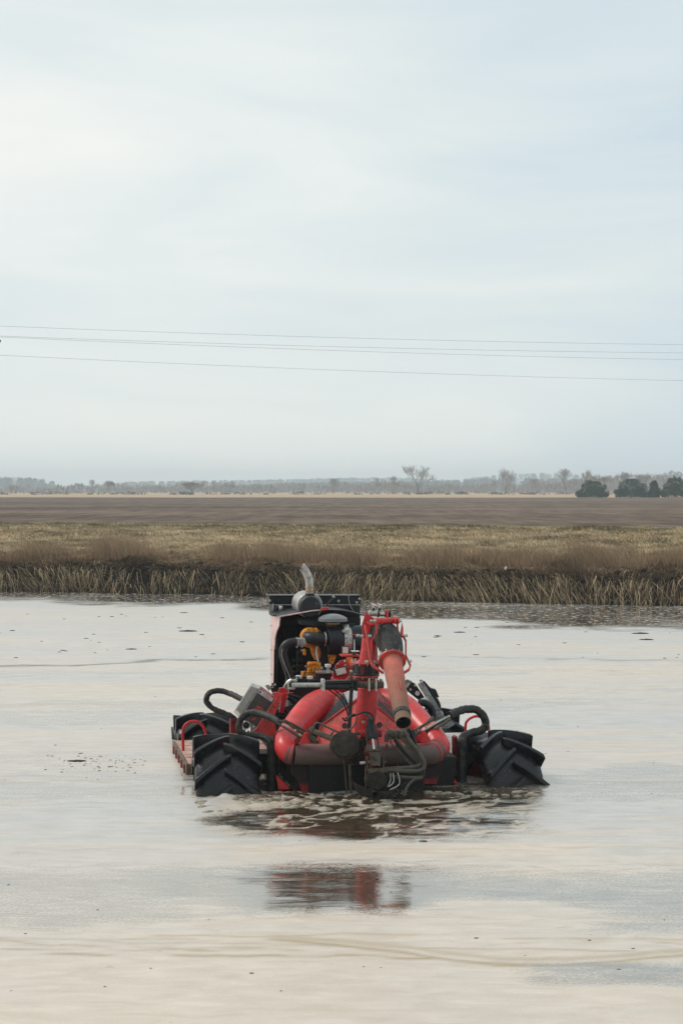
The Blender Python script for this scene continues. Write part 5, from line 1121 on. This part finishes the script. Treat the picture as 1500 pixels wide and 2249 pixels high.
for pts in ([(640, 1502), (644, 1490), (655, 1487), (660, 1497)], [(663, 1500), (668, 1485), (672, 1470), (674, 1455)], [(650, 1490), (648, 1500), (652, 1512)], [(676, 1500), (680, 1495), (690, 1494), (696, 1486)]): hose('cable', pts, 1.4, rub, 1.05, n=6)
MB()._ring(L(649, 1495, 1.04), L(649, 1495, 1.06), PX(1, 4), PX(1, 2.4), 14).out('cable_ring', steel, boat)
# lamps, beacon and the red arch behind the column
def lampq(q, v, name):
    a = P(q, v); c_ = sum(a, Vector()) / 4; fr2 = MB().prism(a, (0, .05, 0)).out(name, blk, boat, .004)
    MB().prism([c_ + (p - c_) * .80 - Vector((0, .003, 0)) for p in a], (0, .004, 0)).out('lens', cream, fr2)
lampq([(732, 1469), (760, 1463), (765, 1479), (738, 1486)], .70, 'work_lamp'); lampq([(751, 1419), (766, 1419), (766, 1437), (751, 1437)], .95, 'marker_lamp')
cylp('lamp_stalk', (759, 1437, .97), (759, 1446, .97), 2, blk)
slab('lamp_shelf', 751, 1438.5, 790, 1442, .85, .15, redw, .002)
slab('beacon_lens', 763, 1443, 775, 1463, .86, .08, amber, .004); slab('beacon_bracket', 774, 1448, 792, 1464, .86, .08, red, .004)
arc = [(735, 1500), (727, 1493), (733, 1476), (738, 1460), (748, 1451), (762, 1448), (770, 1466), (770, 1490), (760, 1500)]
plate('arch_plate', arc, .80, .03, red)
for x_, y_ in ((742, 1458), (757, 1452), (758, 1461), (731, 1489)): bolt(x_, y_, .79, 2.6)
slab('arch_bar', 760, 1464, 792, 1469, .78, .04, red, .003)
slab('lever_plate', 774, 1430, 790, 1431.6, .8, .08, white, .001); cylp('lever', (778, 1405, .85), (778, 1431, .85), 1.6, steel); cylp('lever_base', (778, 1431, .85), (778, 1438, .85), 5, mudst)
plate('arch_plate', [(745, 1513), (765, 1487), (800, 1470), (800, 1513)], .55, .03, redw)

# ================================================================== froth lumps and floating bits
frothm = plain('froth', (0.16, 0.135, 0.095), (0.50, 0.44, 0.35), rough=0.5, scale=9)
mb = MB()
def onwater(px_, py_): Y = H * F / (py_ - HY); return Vector(((px_ - CX) / F * Y, Y, 0))
for k in range(520):
    if k < 330: x_ = random.uniform(440, 860); y_ = random.gauss(1763, 9)
    elif k < 400: x_ = random.uniform(640, 800); y_ = random.gauss(1752, 5)
    else: x_ = random.choice((random.uniform(570, 650), random.uniform(930, 1040), random.uniform(1030, 1190))); y_ = random.gauss(1741, 6)
    if y_ < 1738: continue
    r_ = random.uniform(.012, .05) * (0.7 if k >= 400 else 1); p = onwater(x_, y_)
    mb.ball(p, r_, (1.7, 1.3, .42), .55, 1)
o = mb.out('froth', frothm, None, 0, 180); tag(o, 'lumpy beige froth churned up in front of the machine', 'froth', kind='stuff')
debm = plain('debris', (0.012, 0.010, 0.008), (0.07, 0.055, 0.035), scale=12)
big = [((412, 1386.5), .11, 'largest dark clod floating left of the machine below the far bank'), ((288, 1426), .06, 'small dark clod floating left of the engine above the long crack in the scum'), ((404, 1346), .055, 'small dark clod nearest the far bank on the left'),
       ((1404, 1391.5), .10, 'dark clod floating at the right, lower of the close pair'), ((1418, 1405), .08, 'dark clod floating at the far right, just below and right of another'), ((168, 1672), .06, 'dark clod floating far left in line with the rear wheel'), ((1008, 1389), .07, 'dark clod floating right of the red nozzle bracket'), ((928, 1848), .022, 'little dark stick floating in the froth below the machine')]
for (x_, y_), r_, lab in big:
    o = MB().ball((0, 0, 0), r_, (1.7, .8, .22), .9, 2).out('floating_clod', debm, None, 0, 180); o.location = onwater(x_, y_) + Vector((0, 0, .004)); tag(o, lab, 'debris', 'dark clods floating on the scum')
mb = MB()
for k in range(260):
    if k < 90: x_, y_, r_ = random.uniform(-50, 1550), random.uniform(1340, 1446), random.uniform(.01, .035)
    elif k < 190: x_, y_, r_ = random.uniform(100, 420), random.gauss(1678, 14), random.uniform(.003, .011)
    else: x_, y_, r_ = random.uniform(0, 1500), random.uniform(1460, 2230), random.uniform(.003, .009)
    p = onwater(x_, y_)
    if 15.8 < p.y < 20.5 and -2.2 < p.x < 2.2: continue
    mb.ball(p + Vector((0, 0, .003)), r_, (1.9, .8, .3), .6, 1)
o = mb.out('floating_specks', debm, None, 0, 180); tag(o, 'fine dark specks of debris scattered over the scum', 'debris', kind='stuff')
